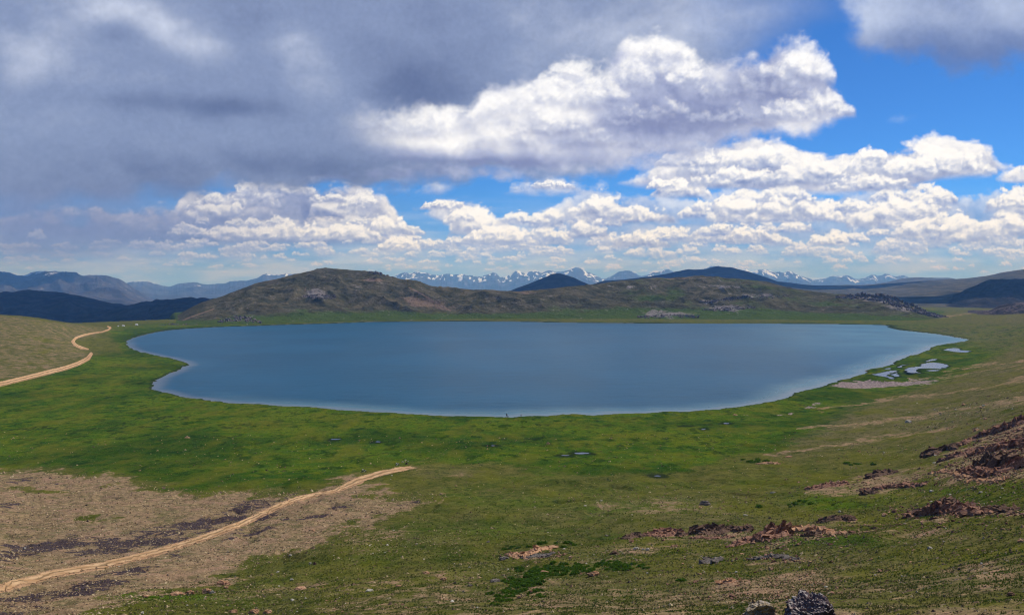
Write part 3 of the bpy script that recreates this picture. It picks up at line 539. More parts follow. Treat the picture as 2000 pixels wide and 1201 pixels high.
    for q in ((60, 1075, 130, 17, -6, .9), (250, 1060, 150, 15, -8, .95), (400, 1022, 130, 14, -10, .9), (510, 985, 80, 10, -12, .7), (610, 1005, 40, 7, -6, 1.0), (672, 990, 30, 5, -4, .9), (480, 1037, 30, 7, -8, 1.0), (440, 1050, 20, 5, -8, .9), (190, 1150, 80, 14, -10, 1.0), (70, 1175, 60, 12, -8, .9), (30, 1198, 60, 8, 0, .8), (250, 1115, 60, 8, -8, .7), (350, 1078, 40, 5, -8, .6), (20, 985, 40, 6, 0, .6), (60, 940, 80, 6, 0, .4), (20, 1110, 40, 6, 0, .6),
              (165, 1110, 18, 4, 0, .7), (700, 984, 10, 2.5, 0, 1.0), (768, 984, 9, 2, 0, 1.0), (810, 973, 11, 2, 0, 1.0), (560, 1015, 40, 5, -8, .7)):
        lichen = np.maximum(lichen, q[5]*spot(*q[:5]))
    scree = .95*area([(1615,753),(1640,746),(1700,744),(1760,745),(1800,742),(1835,744),(1800,749),(1740,754),(1690,758),(1640,758)], 1.5)
    scree = np.maximum(scree, .8*spot(1590, 793, 18, 3)); scree = np.maximum(scree, .8*spot(1535, 808, 14, 2)); scree = np.maximum(scree, .6*spot(1455, 811, 14, 2)); scree = np.maximum(scree, .35*area([(350,632),(420,630),(420,636),(330,642),(300,641)], 1.5))
    yel = np.zeros(len(px))
    for q in ((140, 745, 60, 8, -14), (190, 735, 50, 6, -10), (100, 770, 60, 5, -4), (250, 715, 60, 5), (1090, 825, 50, 6), (1180, 865, 60, 6), (960, 865, 30, 4), (500, 830, 90, 6), (1240, 850, 60, 8), (30, 847, 40, 1.5)): yel = np.maximum(yel, .75*spot(*q))
    wet = np.zeros(len(px))
    hz_ = fbm(x/7, y/9, 4, .55, 61)+.6*fbm(x/30, y/30, 2, .5, 62); mead = sst(py, 900, 860)*sst(np.abs(px-1050), 1200, 800)
    wet = np.maximum(wet, .75*sst(hz_, .62, .95)*mead*lush)
    for l, P in PONDW:
        m = (np.abs(x-P[:, 0].mean()) < 60) & (np.abs(y-P[:, 1].mean()) < 90)
        if m.any(): d = sdpoly(x[m], y[m], P); wet[m] = np.maximum(wet[m], sst(d+2.0*fbm(x[m]/5, y[m]/5, 3, .5, 67), 3.4, .6))
    wet = np.maximum(wet, .8*sst(sd[ix], 3.2, .8)*(sd[ix] > -1)*sst(y, 1300, 700)+.9*sst(sd[ix], 14, 5)*sst(y, 900, 1300))
    for pts in ([(170,838,1),(230,832,1.2),(250,820,1),(300,815,1),(370,817,1)], [(1040,822,.8),(1060,836,.9),(1068,850,.8),(1000,866,.6)], [(1390,860,.8),(1396,880,.8),(1430,890,.8)], [(1270,935,.8),(1310,926,1)], [(0,840,1),(60,835,1.4),(110,838,1)], [(700,888,.8),(760,880,.8)], [(1050,893,.8),(1110,888,1),(1160,888,.8)]): wet = np.maximum(wet, .85*stripe(pts, .6))
    path = np.zeros(len(px))
    for pts in ([(790,915,1.0),(830,896,1),(862,884,1),(885,868,.9),(900,858,.9),(925,838,.8),(945,826,.8),(966,815,.8)], [(802,918,1.0),(850,896,1),(880,880,1),(905,862,.9),(935,838,.8),(955,826,.8),(970,816,.8)], [(850,916,2),(800,916,3)]): path = np.maximum(path, .44*stripe(pts, .7, False))
    for pts in ([(800,976,1.2),(870,970,1.3),(950,958,1.2),(1020,947,1.2),(1100,945,1.1),(1180,936,1)], ): path = np.maximum(path, .42*stripe(pts, .6, False))
    for pts in (NEARTRACK[:-4], FARTRACK1[:-1], FARTRACK2): path = np.maximum(path, .62*stripe([(a, b_, w_*1.25+.4) for a, b_, w_ in pts], .35, False))
    pale = np.zeros(len(px))
    for q in ((1300, 985, 220, 26, 4), (1180, 1090, 120, 30, -8), (1880, 925, 160, 20, 0), (1900, 985, 150, 12, 0), (1500, 1050, 260, 30, 0), (1760, 880, 120, 8, -6), (1900, 800, 160, 20, -10), (800, 1060, 160, 24, -10), (1000, 1110, 160, 24), (250, 1060, 400, 60), (500, 1170, 260, 24)): pale = np.maximum(pale, .75*spot(*q))
    n = len(X); mA = np.zeros((n, 3), np.float32); mB = np.zeros((n, 3), np.float32); mC = np.zeros((n, 3), np.float32)
    mA[:, 1] = .5; mB[:, 0] = .3
    mA[ix] = np.stack([bare, lush, path], 1); mB[ix] = np.stack([dry, lichen, scree], 1); mC[ix] = np.stack([yel, wet, pale], 1)
    under = sd < 0; mA[under] = (1, 0, 0)
    o = mesh_np('ground', np.stack([X, Y, z], 1), grid_quads(len(rs), nc, True), None, ground_material(), True, dict(mA=mA, mB=mB, mC=mC))
    tag(o, kind='structure')
NEARTRACK = [(a, b, c*.84) for a, b, c in [(-60,1160,11),(0,1148,10.5),(50,1136,10),(100,1121,9),(200,1104,8),(300,1080,7.5),(400,1049,7),(480,1019,6.5),(540,990,6),(580,974,5.2),(620,965,4.4),(655,959,4.4),(680,947,6.5),(705,936,8),(740,926,7.5),(775,918,7),(800,914.5,5),(835,913,2.6)]]
FARTRACK1 = [(a, b, c*.8) for a, b, c in [(-40,762,6),(0,750,5.5),(50,738,5),(90,728,5),(130,718,4.6),(155,709,4.6),(172,700,4.5),(178,691,3.6),(190,687,1.4)]]
FARTRACK2 = [(a, b, c*.85) for a, b, c in [(172,682,1.4),(158,679,3),(146,673,3),(142,667,3),(148,660,2.4),(162,655,2),(180,651,1.6),(200,648,1.5),(212,644,1.6),(216,640,1.8),(210,637.5,1.2)]]
def ribbon(name, pts, mat, lift=.05, pxstep=3.0):
    """a worn dirt strip draped on the ground"""
    P = []
    for a, b in zip(pts[:-1], pts[1:]):
        k = max(1, int(math.hypot(b[0]-a[0], b[1]-a[1])/pxstep))
        for i in range(k): P.append([a[j]+(b[j]-a[j])*i/k for j in range(3)])
    P.append(list(pts[-1])); P = np.array(P)
    for _ in range(3): P[1:-1] = (P[:-2]+2*P[1:-1]+P[2:])/4
    T = np.gradient(P[:, :2], axis=0); T /= np.linalg.norm(T, axis=1)[:, None]+1e-9; N = np.stack([-T[:, 1], T[:, 0]], 1)
    na = 13; rows = []; u = []
    s = np.cumsum(np.r_[0, np.hypot(*np.diff(P[:, :2], axis=0).T)])
    for j in range(na):
        q = -1+2*j/(na-1); e = 1+.16*fbm(s/9+.0, np.full(len(s), 3.0 if q > 0 else 9.0), 3, .5, 5)
        rows.append(P[:, :2]+N*(q*P[:, 2]*e)[:, None]); u.append(np.full(len(s), q))
    U_ = np.stack(u, 1).reshape(-1); e0 = np.array([pix(a, b) for a, b in rows[0]]); e1 = np.array([pix(a, b) for a, b in rows[-1]])
    f = np.linspace(0, 1, na)[None, :, None]; pts3 = (e0[:, None]*(1-f)+e1[:, None]*f).reshape(-1, 3)
    pts3[:, 2] = ground_z(pts3[:, 0], pts3[:, 1])+lift+pts3[:, 1]*.0004
    o = mesh_np(name, pts3, grid_quads(len(P), na)[:, ::-1], None, mat, True, dict(across=U_, fade=np.repeat(sst(s[-1]-s, 0, 44), na))); tag(o, kind='structure'); return o
def dirt_material(k=1.0):
    m, t, b = principled('packed_dirt'); g = t.node('ShaderNodeNewGeometry').outputs['Position']
    a = t.node('ShaderNodeAttribute'); a.attribute_name = 'across'; q = t.m('ABSOLUTE', a.outputs[2])
    n1 = t.noise(g, .35, 5, .6); n2 = t.noise(g, 2.2, 5, .65)
    c = t.mix(t.ramp(n1, .35, .65), tuple(v*k for v in (.40, .235, .115)), tuple(v*k for v in (.58, .38, .21))); c = t.mix(t.mul(t.ramp(n2, .5, .7), .5), c, (.30, .18, .10))
    ctr = t.mul(t.ramp(q, .30, .10), t.ramp(n1, .3, .5)); c = t.mix(t.mul(ctr, .85), c, (.19, .125, .060))
    t.put(b.inputs['Base Color'], c); bump(t, b, n2, .6, .12)
    # frayed edges: the dirt thins out into the turf
    fd = t.node('ShaderNodeAttribute'); fd.attribute_name = 'fade'; al = t.ramp(t.sub(t.add(q, t.mul(t.sub(n2, .5), .9)), t.mul(t.sub(fd.outputs[2], 1.0), 1.25)), .95, .66)
    tr = t.node('ShaderNodeBsdfTransparent'); ms = t.node('ShaderNodeMixShader'); out = t.n['Material Output']
    t.put(ms.inputs[0], al); t.put(ms.inputs[1], tr.outputs[0]); t.put(ms.inputs[2], b.outputs[0]); t.put(out.inputs[0], ms.outputs[0]); return m

# ---------------------------------------------------------------- water
def water_material(name, deep, shal, rough, b_strength, b_dist):
    m, t, b = principled(name); g = t.node('ShaderNodeNewGeometry').outputs['Position']
    s = attr(t, 'depth'); n1 = t.noise(t.vm('MULTIPLY', g, (1/160, 1/110, 0)), 1.0, 4, .5)
    c = t.mix(t.ramp(n1, .35, .65), deep, tuple(v*1.25 for v in deep)); n9 = t.noise(t.vm('MULTIPLY', g, (1/34, 1/15, 0)), 1.0, 5, .62); c = t.mix(t.mul(t.ramp(n9, .45, .65), .5), c, tuple(v*1.35 for v in deep)); c = t.mix(s[0], c, shal); c = t.mix(s[1], c, (.10, .25, .30)); c = t.mix(s[2], c, (.17, .185, .21))  # wind streaks and ripple sheen are put into the base colour
    t.put(b.inputs['Base Color'], c); b.inputs['IOR'].default_value = 1.33; b.inputs['Specular IOR Level'].default_value = .10 if name == 'lake_water' else .34
    t.put(b.inputs['Roughness'], t.m('MULTIPLY_ADD', s[0], -.08, rough))
    wv = t.noise(t.vm('MULTIPLY', g, (.55, .9, 0)), 1.0, 5, .62); w2_ = t.noise(t.vm('MULTIPLY', g, (.06, .10, 0)), 1.0, 3, .5)
    st = t.noise(t.vm('MULTIPLY', g, (1/90, 1/260, 0)), 1.0, 4, .6); bump(t, b, t.mul(t.add(wv, t.mul(w2_, 2.0)), t.ramp(st, .35, .65, True, .45, 1.3)), b_strength, b_dist); return m
def build_water():
    m = water_material('lake_water', (.003, .060, .116), (.070, .165, .205), .32, .26, .5)
    # sheet over the lake bed, a little wider than the shoreline; the banks stand above it
    x0, x1 = LAKE[:, 0].min()-25, LAKE[:, 0].max()+25; y0, y1 = LAKE[:, 1].min()-12, LAKE[:, 1].max()+40
    xs = np.linspace(x0, x1, 420); ys = 1/np.linspace(1/y0, 1/y1, 420); X, Y = np.meshgrid(xs, ys); Xf, Yf = X.ravel(), Y.ravel()
    sd = lake_sd(Xf, Yf); px, py = W2P(Xf, Yf, Xf*0)
    sh = sst(px, 330, 620)*sst(sd+7*fbm(Xf/120, Yf/90, 2, .5, 15), -34, -1)*sst(Yf, 1300, 700)*.95; tur = sst(px, 1350, 1800)*sst(py, 720, 650)*(.6+.4*fbm(Xf/80, Yf/60, 3, .5, 16)); tur = np.clip(tur, 0, 1)*.75  # near-shore band: shallow water plus calm-water sky reflection, both as colour
    pale_rim = sst(sd, -13, -1)*sst(Yf, 1200, 800)*.6
    keep = (sd < 14).reshape(X.shape); q = grid_quads(420, 420); kf = keep.ravel(); q = q[kf[q].all(1)]
    used = np.unique(q); re = np.full(len(Xf), -1); re[used] = np.arange(len(used))
    o = mesh_np('lake', np.stack([Xf, Yf, Xf*0], 1)[used], re[q], None, m, True, dict(depth=np.stack([sh, tur, pale_rim], 1)[used])); tag(o, kind='structure')
    pm = water_material('pond_water', (.045, .065, .10), (.3, .3, .3), .22, .10, .1)
    for l, P in PONDW:
        Q = []
        for a, b in zip(P, np.roll(P, -1, 0)):
            k = max(2, int(np.linalg.norm(b-a)/2.0))
            for i in range(k): Q.append(a+(b-a)*i/k)
        Q = np.array(Q); Q = (np.roll(Q, 1, 0)+2*Q+np.roll(Q, -1, 0))/4; c = Q.mean(0); s_ = np.linalg.norm(Q-c, axis=1).mean()
        Q = Q+np.stack([fbm(Q[:, 0]/4, Q[:, 1]/4, 3, .5, 5), fbm(Q[:, 0]/4, Q[:, 1]/4, 3, .5, 6)], 1)*min(2.2, s_*.16)
        bm = bmesh.new(); bm.faces.new([bm.verts.new((p[0], p[1], l)) for p in Q]); bmesh.ops.triangulate(bm, faces=bm.faces)
        me = bpy.data.meshes.new('pond'); bm.normal_update()
        for f in bm.faces:
            if f.normal.z < 0: f.normal_flip()
        bm.to_mesh(me); bm.free(); me.materials.append(pm); o = bpy.data.objects.new('pond', me); COL.objects.link(o); tag(o, kind='structure')

# ---------------------------------------------------------------- hills
def hill_material(name, base, dark, scree=(.25, .20, .19), green=(.055, .07, .018), brown=(.20, .12, .08), s=1.0, snow=False):
    m, t, b = principled(name); g = t.node('ShaderNodeNewGeometry').outputs['Position']; A = attr(t, 'mA'); p = t.vm('MULTIPLY', g, (1/s, 1/s, 1/s))
    nL = t.noise(p, 1/120, 5, .6); nM = t.noise(p, 1/28, 5, .62); nS = t.noise(p, 1/6, 5, .65)
    c = t.mix(t.ramp(nM, .38, .64), dark, base)
    c = t.mix(t.ramp(t.add(A[2], t.add(t.mul(t.sub(nL, .5), 1.4), t.mul(t.sub(nM, .5), .8))), .45, .75), c, brown)
    c = t.mix(t.ramp(t.add(A[1], t.add(t.mul(t.sub(nL, .5), 1.1), t.mul(t.sub(nM, .5), .7))), .4, .7), c, green)
    sc = t.mix(t.ramp(nS, .35, .65), tuple(v*.35 for v in scree), scree); sc = t.mix(t.ramp(nM, .55, .75), sc, tuple(min(1, v*1.5) for v in scree))
    c = t.mix(t.ramp(t.add(A[0], t.add(t.mul(t.sub(nM, .5), 1.0), t.mul(t.sub(nS, .5), .9))), .45, .62), c, sc)
    c = t.mix(t.mul(t.ramp(nS, .54, .66), .5), c, dark); c = t.mix(t.mul(t.ramp(nS, .42, .34), t.mul(t.ramp(nM, .5, .6), .75)), c, scree)
    if snow: 
        B = attr(t, 'mB'); c = t.mix(t.ramp(t.add(B[0], t.mul(t.sub(nM, .5), 1.0)), .45, .55), c, (.82, .85, .9))
    t.put(b.inputs['Base Color'], c); bump(t, b, t.add(nM, t.mul(nS, .5)), 1.0, 6.0*s); return m
def hill(name, prof, yc, yf, yb, zb, mat, amp=(8, 180, 2.5, 30), step=1.6, nr=150, paint=None, snow=None, seed=1, power=.85, crest_amp=.35, jag=0.0):
    xs = np.arange(prof[0][0], prof[-1][0]+.1, step); u = (xs-1000)/F
    g = lambda v: pch([p[0] for p in v], [p[1] for p in v], xs) if isinstance(v, list) else np.full(len(xs), float(v))
    pc = pch(*zip(*prof), xs); pc = pc+jag*(ridged(xs/9, xs*0+seed, 4, .6, seed)-.45)*-2+jag*.4*fbm(xs/2.5, xs*0+seed, 3, .6, seed); YC = g(yc); YF = g(yf); YB = g(yb); ZC = CH+(HY-pc)/F*YC
    t = np.concatenate([np.linspace(0, 1, nr), np.linspace(1, 2, 30)[1:]])[:, None]
    Yg = np.where(t <= 1, YF+(YC-YF)*t, YC+(YB-YC)*(t-1)); Xg = u[None]*np.where(t <= 1, Yg, Yg)
    tt = np.where(t <= 1, t, 2-t); Sh = sst(tt, 0, 1)*.45+.55*tt**power
    Zg = zb+(ZC-zb)[None]*Sh
    Zg = np.where(t <= 1, Zg, Zg-.02*(Yg-YC))
    a1, l1, a2, l2 = amp; H = np.clip((ZC-zb)/max((ZC-zb).max(), 1), 0, 1)[None]
    wgt = np.sin(np.pi*np.clip(tt, 0, 1)*.93)**.8*(H**.6); wgt2 = np.maximum(wgt, crest_amp*H*(tt > .9))
    Zg = Zg+wgt*a1*(ridged(Xg/l1, Yg/l1, 4, .5, seed)-.45)*2+wgt2*a2*fbm(Xg/l2, Yg/l2, 5, .6, seed+5)
    if name == 'hill' and yc and prof[0][0] == 232: Zg = Zg-32*sst(pc, 619, 632)[None]*sst(t, .1, .6)*(xs < 700)[None]
    Zg = Zg*1.0-(t == 0)*6-(t == 2)*20
    co = np.stack([Xg, Yg, Zg], -1).reshape(-1, 3); n = len(co); px, py = W2P(co[:, 0], co[:, 1], co[:, 2])
    mA = np.zeros((n, 3), np.float32); mB = np.zeros((n, 3), np.float32)
    rel = ((co[:, 2].reshape(Xg.shape)-zb)/np.maximum((ZC-zb)[None], 1)).ravel()
    if paint: paint(mA, px, py, co, rel)
    if snow is not None:
        cr = ridged(Xg/(l1*.16)+.35*fbm(Xg/l1*3, Yg/l1, 2, .5, 5), Yg/(l1*.9), 3, .6, seed+3).ravel(); up = sst(rel, .35, .95)
        sx = np.interp(px, [a for a, b in snow], [b for a, b in snow]); big_ = fbm(Xg/(l1*.8), Yg/(l1*.8), 3, .5, seed+8).ravel(); mB[:, 0] = sx*up*sst(cr+.30*big_, .34, .66)
    o = mesh_np(name, co, grid_quads(*Xg.shape), None, mat, True, dict(mA=mA, mB=mB)); tag(o, kind='structure'); return o

def build_hills():
    main = hill_material('hillside', (.105, .088, .050), (.052, .050, .024), (.27, .235, .215), (.056, .084, .014), (.18, .125, .085))
    def sp(px, py, cx, cy, rx, ry, an=0.):
        ca, sa = math.cos(R(an)), math.sin(R(an)); dx = px-cx; dy = py-cy
        return np.exp(-(((dx*ca+dy*sa)/rx)**2+((-dx*sa+dy*ca)/ry)**2))
    def pm(A, px, py, co, rel):
        wx = px+10*fbm(co[:, 0]/60, co[:, 1]/60, 3, .5, 5); wy = py+3*fbm(co[:, 0]/50, co[:, 1]/50, 3, .5, 6)
        for q in ((620, 574, 34, 13, 0, .95), (700, 562, 26, 9, 20, .6), (668, 555, 16, 5, 0, .5), (745, 553, 44, 7, 10, .5), (775, 562, 36, 10, 15, .45), (600, 590, 40, 6, 10, .35), (490, 549, 20, 4, -25, .6), (430, 575, 80, 5, -26, .55), (1070, 580, 34, 7, -14, .6), (1190, 559, 22, 5, 0, .8), (1235, 560, 16, 6, -14, .8), (1275, 560, 14, 8, 0, .7), (1255, 592, 26, 6, 10, .55),
                  (1300, 613, 62, 9, 0, .95), (1420, 602, 50, 8, 0, .95), (1390, 588, 40, 7, -4, .7), (1410, 560, 70, 5, 3, .75), (1450, 575, 80, 9, 4, .6), (1490, 575, 40, 7, 4, .7), (1350, 545, 60, 3, 0, .6), (1130, 585, 26, 4, -20, .4), (470, 618, 46, 12, 0, .5), (870, 600, 60, 10, 20, .3), (930, 590, 50, 14, 0, .3), (1620, 580, 50, 5, 0, .5), (1700, 585, 60, 7, 6, .75), (1760, 602, 44, 9, 16, .9), (1560, 622, 50, 5, 0, .3), (1680, 600, 50, 6, 4, .45)):
            A[:, 0] = np.maximum(A[:, 0], .82*q[5]*sp(wx, wy, *q[:5]))
        A[:, 0] = np.maximum(A[:, 0], .16*sst(rel, .1, .3)); A[:, 1] = .70*sst(rel, .30, .05)+.24*sst(px, 950, 1200)+.17
        for q in ((1260, 600, 150, 16, 0, .5), (1320, 570, 30, 22, 0, .7), (1120, 605, 100, 12, 0, .5), (1600, 600, 160, 14, 0, .5), (560, 560, 60, 12, -20, .4), (520, 615, 60, 8, 0, .5), (640, 612, 120, 5, 0, .4)): A[:, 1] = np.maximum(A[:, 1], q[5]*sp(wx, wy, *q[:5]))
        for q in ((820, 590, 100, 16, 10, .6), (950, 580, 80, 10, 0, .6), (1020, 572, 60, 4, 0, .8), (520, 595, 60, 10, 0, .5), (730, 546, 24, 4, 0, .9), (700, 610, 80, 8, 0, .5), (1330, 543, 120, 4, 0, .7), (600, 565, 14, 4, -40, .8)): A[:, 2] = np.maximum(A[:, 2], q[5]*sp(wx, wy, *q[:5]))
        d, _ = dline(px, py, [(350, 629), (370, 620), (390, 613), (405, 608), (418, 603)]); A[:, 2] = np.maximum(A[:, 2], 1.6*sst(d, 1.6, .6))
        d, _ = dline(px, py, [(800, 562), (825, 575), (850, 590), (880, 607)]); A[:, 2] = np.maximum(A[:, 2], 1.2*sst(d, 1.8, .6))
    PB = [(232,637),(280,634),(310,630),(345,618),(375,600),(400,590),(440,577),(490,558),(520,549),(560,538),(600,528.5),(625,525.5),(660,526),(700,529),(735,531),(760,538),(785,544),(820,550),(850,559),(900,563),(950,566),(1000,568),(1050,566),(1100,560),(1160,555),(1230,547),(1300,543),(1380,540),(1430,543),(1500,552),(1560,565),(1620,573),(1680,576),(1730,582),(1770,594),(1800,606),(1830,615),(1870,622),(1940,630)]
    hill('hill', PB, [(232,1500),(450,1750),(625,1950),(820,1850),(1000,1750),(1380,2100),(1600,1950),(1810,1650),(1940,1600)], [(232,1330),(450,1330),(700,1440),(1000,1500),(1400,1480),(1700,1430),(1940,1430)],
         [(232,1750),(500,2300),(1000,2600),(1600,2700),(1940,1950)], .5, main, (11, 150, 4.0, 34), 1.5, 190, pm, seed=3, power=.8)
    dk = hill_material('dark_slope', (.050, .042, .036), (.016, .015, .015), (.07, .06, .06), (.018, .019, .010), (.040, .026, .020), 3)  # dark albedo carries part of the cloud shadow on these hills
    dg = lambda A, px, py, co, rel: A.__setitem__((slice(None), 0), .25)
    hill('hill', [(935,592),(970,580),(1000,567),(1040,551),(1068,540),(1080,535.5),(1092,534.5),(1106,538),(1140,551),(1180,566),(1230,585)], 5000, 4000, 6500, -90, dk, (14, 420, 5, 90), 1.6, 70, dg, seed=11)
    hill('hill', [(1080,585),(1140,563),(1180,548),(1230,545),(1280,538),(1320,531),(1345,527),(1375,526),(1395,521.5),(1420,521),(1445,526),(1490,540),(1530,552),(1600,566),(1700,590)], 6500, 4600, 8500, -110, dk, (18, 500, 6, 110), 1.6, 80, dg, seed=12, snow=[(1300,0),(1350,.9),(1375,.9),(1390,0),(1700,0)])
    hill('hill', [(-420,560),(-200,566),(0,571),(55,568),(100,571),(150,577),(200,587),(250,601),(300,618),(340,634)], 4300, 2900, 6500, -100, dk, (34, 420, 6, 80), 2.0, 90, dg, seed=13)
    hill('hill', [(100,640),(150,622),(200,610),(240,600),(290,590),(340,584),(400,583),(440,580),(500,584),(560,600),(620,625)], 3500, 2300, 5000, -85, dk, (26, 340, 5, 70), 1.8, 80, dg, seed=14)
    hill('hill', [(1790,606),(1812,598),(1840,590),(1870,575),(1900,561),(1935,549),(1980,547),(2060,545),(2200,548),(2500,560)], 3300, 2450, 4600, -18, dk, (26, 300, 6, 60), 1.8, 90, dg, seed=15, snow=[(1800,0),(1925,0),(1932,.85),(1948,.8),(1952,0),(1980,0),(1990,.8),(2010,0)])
    rk = hill_material('low_rocks', (.060, .048, .045), (.028, .024, .024), (.15, .12, .12), (.05, .055, .02), (.1, .07, .05), 1)
    hill('hill', [(1890,618),(1930,608),(1960,596),(1990,592),(2050,590),(2200,600)], 1750, 1560, 2100, 2, rk, (6, 70, 3, 16), 1.8, 60, lambda A, px, py, co, rel: A.__setitem__((slice(None), 0), .5), seed=25)
    mid = hill_material('far_slope', (.110, .098, .068), (.058, .056, .038), (.22, .19, .16), (.060, .072, .030), (.15, .115, .08), 3)
    hill('hill', [(1380,585),(1440,556),(1480,548),(1540,552),(1600,557),(1680,556.5),(1740,553),(1800,549),(1860,546),(1900,543),(1925,540),(1960,532),(2000,525),(2100,510),(2300,490),(2600,500)], [(1380,6000),(1700,6500),(2000,5200),(2600,5200)], [(1380,2700),(1700,2500),(2600,3300)], 9500, -18, mid, (26, 700, 7, 120), 1.8, 140,
         lambda A, px, py, co, rel: (A.__setitem__((slice(None), 1), .25), A.__setitem__((slice(None), 2), .3)), seed=16)
    hill('hill', [(1660,560),(1700,556),(1740,549),(1762,544),(1790,542),(1820,543),(1850,543),(1880,548),(1950,556)], 9500, 8000, 12000, -120, mid, (20, 900, 6, 150), 1.6, 50, lambda A, px, py, co, rel: A.__setitem__((slice(None), 2), .3), seed=17, snow=[(1700,.0),(1765,.9),(1785,.7),(1800,0),(1815,.8),(1860,.8),(1870,0)], crest_amp=.2)
    fr = hill_material('mountain_rock', (.085, .080, .078), (.035, .034, .036), (.30, .28, .26), (.10, .10, .07), (.19, .15, .12), 9, True)
    hill('mountain_range', [(-600,545),(-300,538),(-100,541),(0,535),(22,537),(38,541),(60,535),(72,532),(85,531),(98,532),(112,530),(124,531.5),(140,532),(158,536.5),(180,536),(203,536),(222,543),(250,556),(285,577),(320,598),(352,612)], 12500, [(-600,8200),(352,7000)], 17000, -200, fr, (105, 1500, 26, 300), 1.3, 150,
         lambda A, px, py, co, rel: A.__setitem__((slice(None), 2), .2*sst(rel, .6, .2)), seed=18, jag=.5, snow=[(-600,.3),(0,.5),(20,.45),(40,.4),(70,.6),(105,.7),(120,.3),(150,.1),(352,0)], crest_amp=.25)
    hill('mountain_range', [(150,600),(230,562),(255,550),(280,549.5),(305,556),(330,561),(348,556),(378,552),(400,557),(430,555),(460,549),(480,548),(505,540),(519,533.5),(530,537),(545,538),(560,536),(620,545),(700,552),(790,565)], 19000, 12500, 25000, -280, fr, (110, 2000, 30, 420), 1.2, 110, None, seed=19, jag=.8, snow=[(150,.1),(360,.3),(390,.6),(410,.2),(500,.35),(520,.85),(560,.5),(790,.3)], crest_amp=.25)
    PR = [(700,560),(760,544),(778,536),(790,533.5),(800,535),(812,531),(830,532),(845,537),(858,537),(872,534.5),(886,537),(900,535),(920,537.5),(940,539),(952,535),(966,533.5),(980,541),(992,539),(1004,533),(1012,530),(1020,534),(1035,531.5),(1045,529.5),(1058,532),(1068,528.5),(1086,531),(1100,530.5),(1112,527),(1127,523.5),(1140,528),(1155,533),(1178,543),(1200,537),(1212,530.5),(1228,529),(1240,534),(1252,540),(1272,534),(1288,530),(1302,527),(1320,533),(1350,530),(1380,522),(1396,518),(1410,521),(1430,530),(1448,532),(1456,524),(1466,530),(1478,526),(1492,525.5),(1504,528),(1516,532),(1530,533.5),(1540,530),(1560,538),(1590,546),(1610,545),(1625,540),(1640,540),(1655,536.5),(1672,544),(1690,541),(1704,535.5),(1718,538),(1732,535.5),(1748,540),(1764,536),(1785,546),(1820,552),(1900,556),(2000,560)]
    hill('mountain_range', PR, 23000, 16500, 29000, -320, fr, (105, 1500, 38, 380), .8, 160, None, seed=21, jag=.75, snow=[(700,.6),(780,.9),(1180,1.0),(1200,.45),(1250,.4),(1280,.8),(1440,.6),(1460,1.1),(1560,.8),(1600,.5),(1660,.75),(1760,.7),(1790,.3),(2000,0)], crest_amp=.22)

def build_haze():
    bm = bmesh.new(); bmesh.ops.create_cube(bm, size=1); me = bpy.data.meshes.new('haze'); bm.to_mesh(me); bm.free()
    o = bpy.data.objects.new('haze', me); COL.objects.link(o); zt = 560.0; zb_ = -640.0
    o.scale = (68000, 68000, zt-zb_); o.location = (0, 0, (zt+zb_)/2); tag(o, kind='stuff')
    m = bpy.data.materials.new('thin_air'); m.use_nodes = True; t = NT(m.node_tree); t.n.clear()
    v = t.node('ShaderNodeVolumePrincipled'); v.inputs['Color'].default_value = (.20, .47, 1, 1); v.inputs['Density'].default_value = HAZE; v.inputs['Absorption Color'].default_value = (1, 1, 1, 1)
    out = t.node('ShaderNodeOutputMaterial'); t.put(out.inputs['Volume'], v.outputs[0]); me.materials.append(m)
HAZE = 6.5e-5

def build_clouds():
    """cumulus standing above the field of view; they throw the shadows that lie on the far hills"""
    m, t, b = principled('cloud_white'); b.inputs['Base Color'].default_value = (.85, .86, .88, 1)
    rs = np.random.RandomState(9)
    for k, (px, Y, h_, rx, ry) in enumerate([(40, 3900, 3800, 1900, 1300), (330, 3100, 3600, 900, 800), (1090, 4650, 4000, 520, 700), (1400, 5900, 4600, 1150, 900), (2000, 3080, 3500, 470, 420), (-300, 10500, 7500, 2600, 2000)]):
        X = (px-1000)/F*Y; c = Vector((X, Y, 0))+sd*(h_/sd.z); bm = bmesh.new(); bmesh.ops.create_icosphere(bm, subdivisions=5, radius=1); co = np.array([v.co[:] for v in bm.verts]); bm.free()
        off = rs.uniform(-50, 50, 2); lump = 1+.30*fbm(co[:, 0]*1.6+off[0], co[:, 1]*1.6+co[:, 2], 4, .55, 40+k)+.14*fbm(co[:, 0]*4+off[1], co[:, 1]*4-co[:, 2]*3, 3, .55, 60+k)
        co = co*lump[:, None]*np.array([rx, ry, min(rx, ry)*.5]); co[:, 2] = np.where(co[:, 2] < 0, co[:, 2]*.25, co[:, 2])
        bm = bmesh.new(); bmesh.ops.create_icosphere(bm, subdivisions=5, radius=1); tri = np.array([[v.index for v in f.verts] for f in bm.faces]); bm.free()
        o = mesh_np('sky_cloud', co, None, tri, m, True); o.location = c; tag(o, kind='structure')
